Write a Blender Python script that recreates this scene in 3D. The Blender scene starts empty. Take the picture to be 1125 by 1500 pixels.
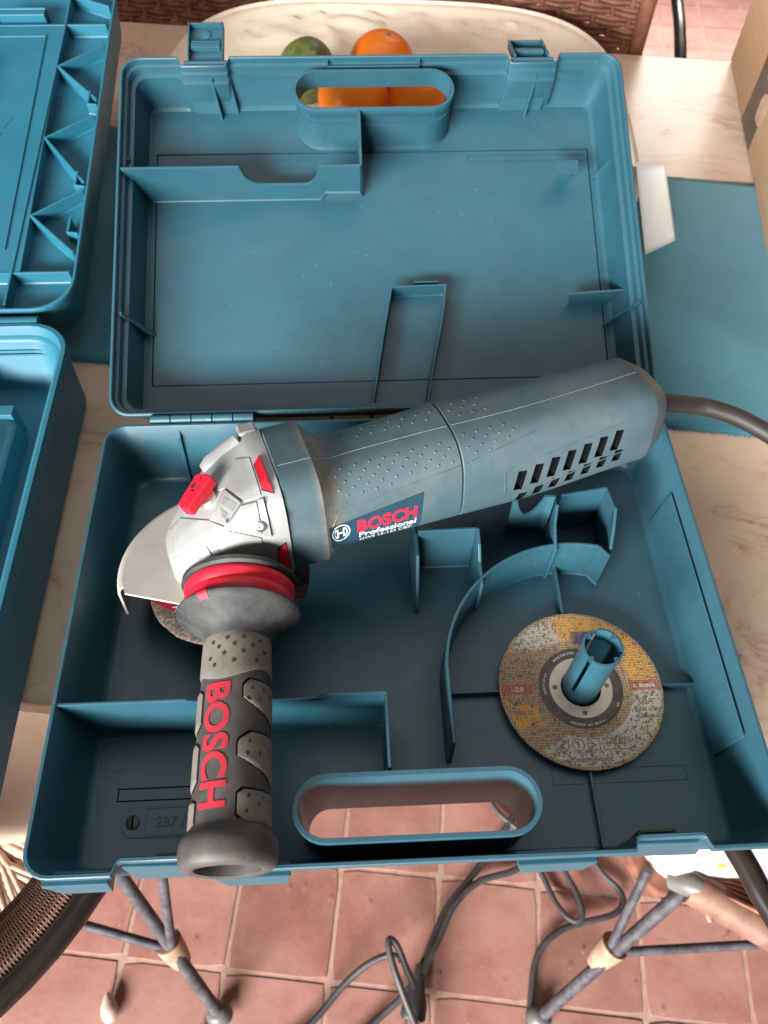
import bpy, bmesh, math, random
from math import sin, cos, pi, radians, sqrt, atan2
from mathutils import Vector, Matrix, noise, geometry
from mathutils.bvhtree import BVHTree

random.seed(7)
SC = bpy.context.scene
COL = SC.collection

# ------------------------------------------------------------------ camera
cam_d = bpy.data.cameras.new('camera')
cam = bpy.data.objects.new('camera', cam_d)
COL.objects.link(cam)
CR = ((0.9989, -0.0443, 0.0123), (-0.0301, -0.8309, -0.5556), (0.0348, 0.5547, -0.8313))
m = Matrix((CR[0], [-c for c in CR[1]], [-c for c in CR[2]])).transposed().to_4x4()
m.translation = (-0.0291, -0.4461, 0.5924)
cam.matrix_world = m
cam_d.sensor_fit = 'VERTICAL'
cam_d.sensor_height = 24.0
cam_d.lens = 1158.63 / 1500 * 24.0
cam_d.clip_start = 0.02
cam_d.clip_end = 60
cam_d.dof.use_dof = True
cam_d.dof.focus_distance = 0.56
cam_d.dof.aperture_fstop = 6.5
SC.camera = cam

# ------------------------------------------------------------------ light: a shaded porch, open to the front left
w = bpy.data.worlds.new('World')
SC.world = w
w.use_nodes = True
bg = w.node_tree.nodes['Background']
bg.inputs['Color'].default_value = (1.0, 0.95, 0.90, 1)
bg.inputs['Strength'].default_value = 0.11


def area(name, loc, target, size, size_y, power, col):
    d = bpy.data.lights.new(name, 'AREA')
    d.shape = 'RECTANGLE'
    d.size, d.size_y, d.energy, d.color = size, size_y, power, col
    o = bpy.data.objects.new(name, d)
    COL.objects.link(o)
    o.location = loc
    o.rotation_euler = (Vector(target) - Vector(loc)).to_track_quat('-Z', 'Y').to_euler()
    return o


area('porch_opening_light', (-2.9, -4.7, 1.80), (0, 0.1, 0), 4.2, 1.4, 1400, (1.0, 0.97, 0.93))
area('ceiling_light', (0.0, 0.45, 2.3), (0, 0.45, 0), 2.4, 1.7, 17, (1.0, 0.95, 0.90))
gl = area('far_floor_fill', (1.3, 3.4, 1.5), (0.95, 1.7, -0.75), 1.6, 0.8, 38, (1.0, 0.95, 0.88))  # unseen fill lamp added to brighten the floor beyond the table
gl.data.spread = radians(60)

SC.view_settings.view_transform = 'Standard'
SC.view_settings.look = 'None'
SC.view_settings.exposure = 0.12
SC.view_settings.gamma = 1.0
SC.cycles.use_denoising = True
SC.cycles.max_bounces = 6

# ------------------------------------------------------------------ helpers: geometry is (verts, faces)


def join(*gs):
    v, f = [], []
    for a, b in gs:
        n = len(v)
        v += list(a)
        f += [tuple(i + n for i in q) for q in b]
    return v, f


def xf(g, M):
    return [tuple(M @ Vector(p)) for p in g[0]], g[1]


def T(x, y, z):
    return Matrix.Translation((x, y, z))


def RZ(a):
    return Matrix.Rotation(a, 4, 'Z')


def RX(a):
    return Matrix.Rotation(a, 4, 'X')


def RY(a):
    return Matrix.Rotation(a, 4, 'Y')


def box(c, s, M=None):
    x, y, z = s[0] / 2, s[1] / 2, s[2] / 2
    v = [(c[0] + a * x, c[1] + b * y, c[2] + d * z) for a in (-1, 1) for b in (-1, 1) for d in (-1, 1)]
    f = [(0, 1, 3, 2), (4, 6, 7, 5), (0, 4, 5, 1), (2, 3, 7, 6), (0, 2, 6, 4), (1, 5, 7, 3)]
    g = (v, f)
    return xf(g, M) if M else g


def bar(a, b, wx, wz):
    """box from a to b, wx across in plan, wz tall"""
    a, b = Vector(a), Vector(b)
    d = b - a
    X = d.normalized()
    Y = Vector((0, 0, 1)).cross(X)
    Y = Y.normalized() if Y.length > 1e-6 else Vector((0, 1, 0))
    Z = X.cross(Y)
    M = Matrix((X, Y, Z)).transposed().to_4x4()
    M.translation = (a + b) / 2
    return box((0, 0, 0), (d.length, wx, wz), M)


def loft(rings, c0=True, c1=True, closed=True):
    n = len(rings[0])
    v = [tuple(p) for r in rings for p in r]
    f = []
    for k in range(len(rings) - 1):
        for i in range(n if closed else n - 1):
            j = (i + 1) % n
            f.append((k * n + i, k * n + j, (k + 1) * n + j, (k + 1) * n + i))
    if c0:
        f.append(tuple(range(n))[::-1])
    if c1:
        f.append(tuple((len(rings) - 1) * n + i for i in range(n)))
    return v, f


def prism(poly, z0, z1, M=None):
    g = loft([[(x, y, z0) for x, y in poly], [(x, y, z1) for x, y in poly]])
    return xf(g, M) if M else g


def lathe(prof, n=40, M=None, caps=(True, True)):
    """prof (r, z) turned about Z"""
    g = loft([[(r * cos(2 * pi * i / n), r * sin(2 * pi * i / n), z) for i in range(n)] for r, z in prof], *caps)
    return xf(g, M) if M else g


def tube(pts, r, n=10, caps=True):
    pts = [Vector(p) for p in pts]
    rs = r if isinstance(r, (list, tuple)) else [r] * len(pts)
    rings = []
    N = None
    for i, p in enumerate(pts):
        t = (pts[min(i + 1, len(pts) - 1)] - pts[max(i - 1, 0)]).normalized()
        if N is None:
            N = t.cross(Vector((0, 0, 1)))
            if N.length < 1e-3:
                N = t.cross(Vector((0, 1, 0)))
        N = (N - t * N.dot(t)).normalized()
        B = t.cross(N)
        rings.append([p + (N * cos(2 * pi * k / n) + B * sin(2 * pi * k / n)) * rs[i] for k in range(n)])
    return loft(rings, caps, caps)


def smooth(pts, k=8):
    """Catmull-Rom through pts"""
    P = [Vector(p) for p in pts]
    P = [P[0] * 2 - P[1]] + P + [P[-1] * 2 - P[-2]]
    out = []
    for i in range(1, len(P) - 2):
        for s in range(k):
            t = s / k
            a, b, c, d = P[i - 1], P[i], P[i + 1], P[i + 2]
            out.append(0.5 * ((2 * b) + (c - a) * t + (2 * a - 5 * b + 4 * c - d) * t * t + (3 * b - a - 3 * c + d) * t ** 3))
    out.append(P[-2])
    return out


def wall(path, t, z0, z1, taper=1.0):
    """a thin upright wall along a plan path; z1 is a number or one per point"""
    P = [Vector((p[0], p[1])) for p in path]
    L = []
    for i, p in enumerate(P):
        a = (P[i] - P[i - 1]).normalized() if i else None
        b = (P[i + 1] - P[i]).normalized() if i < len(P) - 1 else None
        a = a or b
        b = b or a
        na, nb = Vector((-a.y, a.x)), Vector((-b.y, b.x))
        n = (na + nb).normalized()
        L.append(n / max(0.4, n.dot(na)))
    h = z1 if isinstance(z1, (list, tuple)) else [z1] * len(P)
    b0 = z0 if isinstance(z0, (list, tuple)) else [z0] * len(P)
    rings = []
    for p, n, z, zb in zip(P, L, h, b0):
        q, s = n * t / 2, n * t / 2 * taper
        o_ = n * .0013
        zr = min(zb + .0016, z - .0004)
        rings.append([(p.x + s.x + o_.x, p.y + s.y + o_.y, zb), (p.x + s.x, p.y + s.y, zr), (p.x + q.x, p.y + q.y, z), (p.x - q.x, p.y - q.y, z), (p.x - s.x, p.y - s.y, zr), (p.x - s.x - o_.x, p.y - s.y - o_.y, zb)])
    return loft(rings)


def obj(name, g, mat, parent=None, M=None, sm=None, bevel=0, seg=2, label=None):
    me = bpy.data.meshes.new(name)
    me.from_pydata([tuple(p) for p in g[0]], [], [tuple(q) for q in g[1]])
    bm = bmesh.new()
    bm.from_mesh(me)
    bmesh.ops.recalc_face_normals(bm, faces=bm.faces)
    bm.to_mesh(me)
    bm.free()
    if mat:
        me.materials.append(mat)
    if sm is not None:
        me.shade_smooth()
        me.set_sharp_from_angle(angle=radians(sm))
    o = bpy.data.objects.new(name, me)
    COL.objects.link(o)
    if parent:
        o.parent = parent
    if M is not None:
        o.matrix_local = M
    if bevel:
        b = o.modifiers.new('bevel', 'BEVEL')
        b.width, b.segments, b.limit_method, b.angle_limit = bevel, seg, 'ANGLE', radians(40)
        b.use_clamp_overlap = True
        b.harden_normals = sm is not None
    if label:
        o['label'] = label
    return o


def twin(o, parent, M=None):
    c = o.copy()
    COL.objects.link(c)
    c.parent = parent
    if M is not None:
        c.matrix_local = M
    return c


def tag(o, label, cat, group=None, kind=None):
    o['label'] = label
    o['category'] = cat
    if group:
        o['group'] = group
    if kind:
        o['kind'] = kind
    return o


def empty(name, label, cat, M=None, group=None):
    o = bpy.data.objects.new(name, None)
    o.empty_display_size = 0.02
    COL.objects.link(o)
    if M is not None:
        o.matrix_world = M
    return tag(o, label, cat, group)


def struct(o):
    o['kind'] = 'structure'
    return o


def text_geo(s, size, ext=0.0, bold=0.0, sx=1.0, space=1.0, align='LEFT'):
    cu = bpy.data.curves.new('t', 'FONT')
    cu.body, cu.size, cu.extrude, cu.offset = s, size, ext, bold
    cu.space_character = space
    cu.align_x = align
    cu.resolution_u = 4
    o = bpy.data.objects.new('t', cu)
    COL.objects.link(o)
    dg = bpy.context.evaluated_depsgraph_get()
    me = bpy.data.meshes.new_from_object(o.evaluated_get(dg))
    bm = bmesh.new()
    bm.from_mesh(me)
    bmesh.ops.triangulate(bm, faces=bm.faces)
    for _ in range(6):
        long_e = [e for e in bm.edges if e.calc_length() > size * 0.16]
        if not long_e:
            break
        bmesh.ops.subdivide_edges(bm, edges=long_e, cuts=1)
        bmesh.ops.triangulate(bm, faces=[q for q in bm.faces if len(q.verts) > 3])
    g = ([(v.co.x * sx, v.co.y, v.co.z) for v in bm.verts], [tuple(v.index for v in q.verts) for q in bm.faces])
    bm.free()
    bpy.data.objects.remove(o)
    bpy.data.curves.remove(cu)
    bpy.data.meshes.remove(me)
    return g


# ------------------------------------------------------------------ materials


def new_mat(name):
    mt = bpy.data.materials.new(name)
    mt.use_nodes = True
    nt = mt.node_tree
    return mt, nt, nt.nodes, nt.links, nt.nodes['Principled BSDF']


def coords(N, L, scale=None, kind='Object'):
    tc = N.new('ShaderNodeTexCoord')
    if scale is None:
        return tc.outputs[kind]
    mp = N.new('ShaderNodeMapping')
    mp.inputs['Scale'].default_value = scale
    L.new(tc.outputs[kind], mp.inputs['Vector'])
    return mp.outputs['Vector']


def nz(N, L, vec, scale, detail=4, rough=0.6, dist=0.0):
    n = N.new('ShaderNodeTexNoise')
    n.inputs['Scale'].default_value = scale
    n.inputs['Detail'].default_value = detail
    n.inputs['Roughness'].default_value = rough
    n.inputs['Distortion'].default_value = dist
    L.new(vec, n.inputs['Vector'])
    return n.outputs['Fac']


def ramp(N, L, fac, stops):
    r = N.new('ShaderNodeValToRGB')
    e = r.color_ramp.elements
    while len(e) < len(stops):
        e.new(0.5)
    for k, (pos, c) in enumerate(stops):
        e[k].position = pos
        e[k].color = (*c, 1) if len(c) == 3 else c
    L.new(fac, r.inputs['Fac'])
    return r.outputs['Color']


def mix(N, L, fac, a, b, mode='MIX'):
    x = N.new('ShaderNodeMix')
    x.data_type = 'RGBA'
    x.blend_type = mode
    for sock, val in ((x.inputs[0], fac), (x.inputs[6], a), (x.inputs[7], b)):
        if hasattr(val, 'is_output'):
            L.new(val, sock)
        elif isinstance(val, (int, float)):
            sock.default_value = val
        else:
            sock.default_value = (*val, 1)
    return x.outputs[2]


def math_n(N, L, op, a, b=None, c=None):
    x = N.new('ShaderNodeMath')
    x.operation = op
    for k, val in enumerate((a, b, c)):
        if val is None:
            continue
        if hasattr(val, 'is_output'):
            L.new(val, x.inputs[k])
        else:
            x.inputs[k].default_value = val
    return x.outputs[0]


def bump(N, L, B, h, strength, dist=0.001):
    b = N.new('ShaderNodeBump')
    b.inputs['Strength'].default_value = strength
    b.inputs['Distance'].default_value = dist
    L.new(h, b.inputs['Height'])
    L.new(b.outputs['Normal'], B.inputs['Normal'])


def plain(name, c, rough=0.5, metal=0.0, var=0.25, vscale=40, bstr=0.08, bscale=600, c2=None, lo=0.4, hi=0.7, spec=0.5):
    mt, nt, N, L, B = new_mat(name)
    v = coords(N, L)
    n = nz(N, L, v, vscale, 5, 0.65)
    c2 = c2 or tuple(x * (1 - var) for x in c)
    L.new(ramp(N, L, n, [(lo, c), (hi, c2)]), B.inputs['Base Color'])
    B.inputs['Metallic'].default_value = metal
    B.inputs['Specular IOR Level'].default_value = spec
    n2 = nz(N, L, v, vscale * 2.3, 4)
    r = N.new('ShaderNodeMapRange')
    r.inputs['To Min'].default_value = max(0.02, rough - 0.08)
    r.inputs['To Max'].default_value = rough + 0.08
    L.new(n2, r.inputs['Value'])
    L.new(r.outputs[0], B.inputs['Roughness'])
    if bstr:
        bump(N, L, B, nz(N, L, v, bscale, 2), bstr, 0.0005)
    return mt


def scuffed(mt, amt=0.5, col=(0.30, 0.34, 0.35)):
    nt = mt.node_tree
    N, L = nt.nodes, nt.links
    B = N['Principled BSDF']
    src = B.inputs['Base Color'].links[0].from_socket
    v = coords(N, L)
    sp = ramp(N, L, nz(N, L, v, 300, 2, 0.5), [(0.735, (0, 0, 0)), (0.77, (1, 1, 1))])
    pa = ramp(N, L, nz(N, L, v, 9, 3, 0.6), [(0.45, (0.1,) * 3), (0.7, (1, 1, 1))])
    mp = N.new('ShaderNodeMapping')
    mp.inputs['Rotation'].default_value = (0.3, 0.2, 0.6)
    mp.inputs['Scale'].default_value = (9, 260, 40)
    L.new(v, mp.inputs['Vector'])
    sc = ramp(N, L, nz(N, L, mp.outputs['Vector'], 1.0, 3, 0.6), [(0.70, (0, 0, 0)), (0.78, (1, 1, 1))])
    f = math_n(N, L, 'MULTIPLY', math_n(N, L, 'ADD', math_n(N, L, 'MULTIPLY', sp, 0.5), math_n(N, L, 'MULTIPLY', math_n(N, L, 'MULTIPLY', sc, pa), 0.35)), amt)
    film = ramp(N, L, nz(N, L, v, 6, 6, 0.65), [(0.42, (0, 0, 0)), (0.75, (1, 1, 1))])
    c = mix(N, L, math_n(N, L, 'MULTIPLY', film, 0.05 * amt * 2), src, col)
    L.new(mix(N, L, f, c, col), B.inputs['Base Color'])
    return mt


M_CASE = plain('teal_plastic', (0.017, 0.080, 0.116), 0.42, var=0.14, vscale=25, bstr=0.05, bscale=1400)
M_CASE2 = plain('light_teal_plastic', (0.012, 0.125, 0.190), 0.50, var=0.14, vscale=18, bstr=0.04, bscale=1400)
scuffed(M_CASE, 0.55)
scuffed(M_CASE2, 0.4)
M_BLACK = plain('black_groove_shade', (0.004, 0.005, 0.006), 0.9, spec=0.1)  # black for groove lines and for shade painted inside the vent slots
M_SILVER = plain('silver_paint', (0.34, 0.345, 0.345), 0.45, 0.28, var=0.10, vscale=60, bstr=0.1, bscale=1800)
M_STEEL = plain('grey_steel', (0.56, 0.53, 0.49), 0.45, 0.25, var=0.12, vscale=45, bstr=0.05)
M_CHROME = plain('bright_screw', (0.75, 0.75, 0.74), 0.22, 0.95, var=0.1)
M_RED = plain('red_rubber', (0.70, 0.012, 0.035), 0.42, var=0.2, vscale=60)
M_REDPRINT = plain('red_print', (0.80, 0.018, 0.05), 0.55, var=0.15, vscale=200)
M_REDTEXT = plain('faded_red_print', (0.42, 0.012, 0.030), 0.62, c2=(0.30, 0.022, 0.035), vscale=220, lo=0.45, hi=0.7, bstr=0.15, bscale=500)
M_WHITEPRINT = plain('white_print', (0.75, 0.77, 0.78), 0.5, var=0.1)
M_RUBBER = plain('dusty_black_rubber', (0.042, 0.040, 0.039), 0.58, c2=(0.095, 0.086, 0.078), vscale=45, lo=0.42, hi=0.8, bstr=0.15)
M_FLANGE = plain('scuffed_grey_rubber', (0.026, 0.028, 0.030), 0.60, c2=(0.085, 0.085, 0.080), vscale=30, lo=0.42, hi=0.75, bstr=0.12, spec=0.3)
M_PAD = plain('dusty_taupe_rubber', (0.165, 0.145, 0.122), 0.75, c2=(0.125, 0.112, 0.097), vscale=120, bstr=0.3, bscale=900)
M_DARK = plain('dark_grey_plastic', (0.03, 0.03, 0.032), 0.5)
M_CABLE = plain('black_cable_sheath', (0.030, 0.029, 0.031), 0.5, c2=(0.065, 0.062, 0.063), vscale=25)
M_CORD = plain('brown_black_cord', (0.022, 0.018, 0.017), 0.55, c2=(0.014, 0.012, 0.011), vscale=30)
M_IRON = plain('weathered_iron_rod', (0.032, 0.031, 0.040), 0.6, c2=(0.085, 0.080, 0.092), vscale=50, lo=0.4, hi=0.62, bstr=0.35, bscale=260)
M_RAIL = plain('black_cane', (0.010, 0.008, 0.007), 0.35, c2=(0.02, 0.015, 0.012), vscale=30, bstr=0.1)
M_CANE = plain('brown_cane', (0.25, 0.100, 0.060), 0.55, c2=(0.13, 0.05, 0.03), vscale=60, bstr=0.3, bscale=300)
M_CANE_PALE = plain('pale_cane', (0.25, 0.135, 0.095), 0.6, c2=(0.15, 0.07, 0.048), vscale=40, bstr=0.3, bscale=300)
M_ROPE = plain('dark_cane_rope', (0.135, 0.058, 0.036), 0.6, c2=(0.065, 0.028, 0.018), vscale=60, bstr=0.3, bscale=300)
M_WEAVE = plain('bleached_cane', (0.60, 0.42, 0.33), 0.6, c2=(0.40, 0.23, 0.16), vscale=60, bstr=0.3, bscale=300)
M_BIND = plain('pale_rattan_binding', (0.40, 0.27, 0.19), 0.6, c2=(0.27, 0.165, 0.115), vscale=50, bstr=0.3, bscale=300)
M_PAPER = plain('white_paper', (0.90, 0.89, 0.88), 0.6, var=0.03)
M_GLASSG = plain('grey_rod_cap', (0.15, 0.145, 0.14), 0.4)
M_GARLIC = plain('dry_garlic_skin', (0.62, 0.48, 0.40), 0.6, c2=(0.40, 0.25, 0.20), vscale=90)
M_WOODLEG = plain('dark_table_leg', (0.10, 0.055, 0.03), 0.5)
M_BARK = plain('dry_twig', (0.26, 0.17, 0.11), 0.8)
M_TAPE = plain('dark_brown_tape', (0.045, 0.030, 0.022), 0.35, var=0.15)
M_TAPEPRINT = plain('tan_tape_print', (0.55, 0.40, 0.29), 0.5)
M_YELLOW = plain('yellow_flower_print', (0.75, 0.42, 0.06), 0.7)


def mk_body():
    mt, nt, N, L, B = new_mat('dusty_blue_plastic')
    v = coords(N, L)
    d1 = nz(N, L, v, 14, 5, 0.55, 0.3)
    d2 = nz(N, L, v, 75, 5, 0.7)
    s = math_n(N, L, 'ADD', math_n(N, L, 'MULTIPLY', d1, 0.7), math_n(N, L, 'MULTIPLY', d2, 0.3))
    c = ramp(N, L, s, [(0.32, (0.036, 0.076, 0.097)), (0.50, (0.056, 0.096, 0.115)), (0.70, (0.095, 0.126, 0.138))])
    # brown work dust caked behind the gear flange
    sx = N.new('ShaderNodeSeparateXYZ')
    L.new(v, sx.inputs[0])
    mr = N.new('ShaderNodeMapRange')
    mr.interpolation_type = 'SMOOTHSTEP'
    mr.inputs['From Min'].default_value = 0.050
    mr.inputs['From Max'].default_value = 0.027
    L.new(sx.outputs[0], mr.inputs['Value'])
    mr2 = N.new('ShaderNodeMapRange')
    mr2.interpolation_type = 'SMOOTHSTEP'
    mr2.inputs['From Min'].default_value = 0.020
    mr2.inputs['From Max'].default_value = 0.030
    L.new(sx.outputs[0], mr2.inputs['Value'])
    k = math_n(N, L, 'MULTIPLY', mr.outputs[0], mr2.outputs[0])
    kk = math_n(N, L, 'MULTIPLY', k, ramp(N, L, d2, [(0.3, (0.10,) * 3), (0.62, (0.70,) * 3)]))
    c = mix(N, L, kk, c, (0.25, 0.19, 0.14))
    L.new(c, B.inputs['Base Color'])
    B.inputs['Roughness'].default_value = 0.5
    bump(N, L, B, nz(N, L, v, 1500, 2), 0.08, 0.0004)
    return mt


M_BODY = mk_body()
M_LABEL = plain('dark_blue_label', (0.022, 0.060, 0.095), 0.32, var=0.25, vscale=30, bstr=0)


def mk_marble():
    mt, nt, N, L, B = new_mat('cream_marble')
    v = coords(N, L, (1, 1.3, 1))
    base = ramp(N, L, nz(N, L, v, 5, 6, 0.6, 0.8), [(0.3, (0.66, 0.51, 0.39)), (0.7, (0.57, 0.425, 0.32))])
    vv = coords(N, L, (1.0, 1.9, 1))
    n = nz(N, L, vv, 5.5, 7, 0.62, 1.2)
    ve = math_n(N, L, 'ABSOLUTE', math_n(N, L, 'SUBTRACT', n, 0.5))
    vein = ramp(N, L, ve, [(0.0, (1, 1, 1)), (0.014, (0.45,) * 3), (0.05, (0, 0, 0))])
    patch = ramp(N, L, nz(N, L, v, 9, 5, 0.6), [(0.44, (0, 0, 0)), (0.66, (1, 1, 1))])
    f = math_n(N, L, 'MULTIPLY', math_n(N, L, 'MULTIPLY', vein, patch), 0.95)
    c = mix(N, L, f, base, (0.34, 0.165, 0.11))
    blush = ramp(N, L, nz(N, L, vv, 3.2, 5, 0.65, 0.8), [(0.55, (0, 0, 0)), (0.70, (1, 1, 1))])
    c = mix(N, L, math_n(N, L, 'MULTIPLY', blush, 0.35), c, (0.50, 0.30, 0.215))
    L.new(c, B.inputs['Base Color'])
    B.inputs['Roughness'].default_value = 0.33
    return mt


M_MARBLE = mk_marble()


def mk_tile():
    mt, nt, N, L, B = new_mat('terracotta_tile')
    v = coords(N, L)
    oi = N.new('ShaderNodeObjectInfo')
    add = N.new('ShaderNodeVectorMath')
    add.operation = 'ADD'
    L.new(v, add.inputs[0])
    sc = N.new('ShaderNodeVectorMath')
    sc.operation = 'SCALE'
    cmb = N.new('ShaderNodeCombineXYZ')
    L.new(oi.outputs['Random'], cmb.inputs[0])
    L.new(math_n(N, L, 'MULTIPLY', oi.outputs['Random'], 7.3), cmb.inputs[1])
    L.new(cmb.outputs[0], sc.inputs[0])
    sc.inputs['Scale'].default_value = 30
    L.new(sc.outputs[0], add.inputs[1])
    vv = add.outputs[0]
    n = nz(N, L, vv, 14, 7, 0.62)
    c = ramp(N, L, n, [(0.3, (0.36, 0.185, 0.155)), (0.5, (0.31, 0.145, 0.117)), (0.7, (0.25, 0.105, 0.082))])
    tint = ramp(N, L, oi.outputs['Random'], [(0, (1.08, 1.07, 1.07)), (0.5, (0.95, 0.93, 0.92)), (1, (0.78, 0.72, 0.68))])
    c = mix(N, L, 1.0, c, tint, 'MULTIPLY')
    sp = ramp(N, L, nz(N, L, vv, 230, 2), [(0.70, (0, 0, 0)), (0.76, (1, 1, 1))])
    c = mix(N, L, math_n(N, L, 'MULTIPLY', sp, 0.45), c, (0.68, 0.48, 0.38))
    st = ramp(N, L, nz(N, L, vv, 35, 4, 0.7), [(0.62, (0, 0, 0)), (0.74, (1, 1, 1))])
    c = mix(N, L, math_n(N, L, 'MULTIPLY', st, 0.35), c, (0.20, 0.075, 0.05))
    geo = N.new('ShaderNodeNewGeometry')
    big = ramp(N, L, nz(N, L, geo.outputs['Position'], 5.5, 5, 0.65), [(0.42, (0, 0, 0)), (0.66, (1, 1, 1))])
    c = mix(N, L, math_n(N, L, 'MULTIPLY', big, 0.35), c, (0.47, 0.29, 0.24))
    L.new(c, B.inputs['Base Color'])
    B.inputs['Roughness'].default_value = 0.55
    bump(N, L, B, nz(N, L, vv, 90, 5), 0.25, 0.002)
    return mt


M_TILE = mk_tile()
M_GROUT = plain('pale_grout', (0.40, 0.265, 0.205), 0.9, c2=(0.30, 0.17, 0.13), vscale=55, bstr=0.5, bscale=300)


def mk_runner():
    mt, nt, N, L, B = new_mat('teal_ribbed_cloth')
    v = coords(N, L)
    wv = N.new('ShaderNodeTexWave')
    wv.bands_direction = 'X'
    wv.inputs['Scale'].default_value = 130
    wv.inputs['Distortion'].default_value = 0.6
    wv.inputs['Detail Scale'].default_value = 3
    L.new(v, wv.inputs['Vector'])
    n = nz(N, L, v, 30, 5)
    c = mix(N, L, n, (0.026, 0.165, 0.230), (0.048, 0.230, 0.305))
    c = mix(N, L, math_n(N, L, 'MULTIPLY', wv.outputs['Fac'], 0.15), c, (0.02, 0.11, 0.15))
    L.new(c, B.inputs['Base Color'])
    B.inputs['Roughness'].default_value = 0.85
    B.inputs['Sheen Weight'].default_value = 0.3
    bump(N, L, B, wv.outputs['Fac'], 0.28, 0.0008)
    return mt


M_RUNNER = mk_runner()


def mk_card():
    mt, nt, N, L, B = new_mat('brown_cardboard')
    v = coords(N, L)
    n = nz(N, L, coords(N, L, (1, 1, 40)), 6, 3)
    L.new(ramp(N, L, n, [(0.3, (0.50, 0.33, 0.20)), (0.7, (0.43, 0.275, 0.165))]), B.inputs['Base Color'])
    B.inputs['Roughness'].default_value = 0.8
    return mt


M_CARD = mk_card()
M_DISH = plain('cream_glazed_ceramic', (0.86, 0.76, 0.62), 0.28, c2=(0.76, 0.64, 0.50), vscale=12, bstr=0.05)


def mk_orange():
    mt, nt, N, L, B = new_mat('orange_peel')
    v = coords(N, L)
    L.new(ramp(N, L, nz(N, L, v, 18, 4), [(0.3, (0.95, 0.24, 0.006)), (0.7, (0.86, 0.17, 0.003))]), B.inputs['Base Color'])
    B.inputs['Roughness'].default_value = 0.38
    bump(N, L, B, nz(N, L, v, 420, 2), 0.5, 0.0008)
    return mt


M_ORANGE = mk_orange()
M_AVO = plain('green_avocado_skin', (0.13, 0.165, 0.035), 0.55, c2=(0.035, 0.055, 0.014), vscale=130, bstr=1.0, bscale=150)


def mk_cushion():
    mt, nt, N, L, B = new_mat('beige_linen_cushion')
    v = coords(N, L, (1, 1, 1))
    wv = N.new('ShaderNodeTexWave')
    wv.bands_direction = 'Y'
    wv.inputs['Scale'].default_value = 260
    wv.inputs['Distortion'].default_value = 6
    wv.inputs['Detail'].default_value = 3
    L.new(v, wv.inputs['Vector'])
    L.new(mix(N, L, wv.outputs['Fac'], (0.62, 0.47, 0.37), (0.57, 0.42, 0.325)), B.inputs['Base Color'])
    B.inputs['Roughness'].default_value = 0.8
    bump(N, L, B, wv.outputs['Fac'], 0.4, 0.001)
    return mt


M_CUSHION = mk_cushion()
M_CUSHION_W = plain('white_floral_cushion', (0.80, 0.77, 0.75), 0.8, var=0.08, vscale=30, bstr=0.2, bscale=300)


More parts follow.
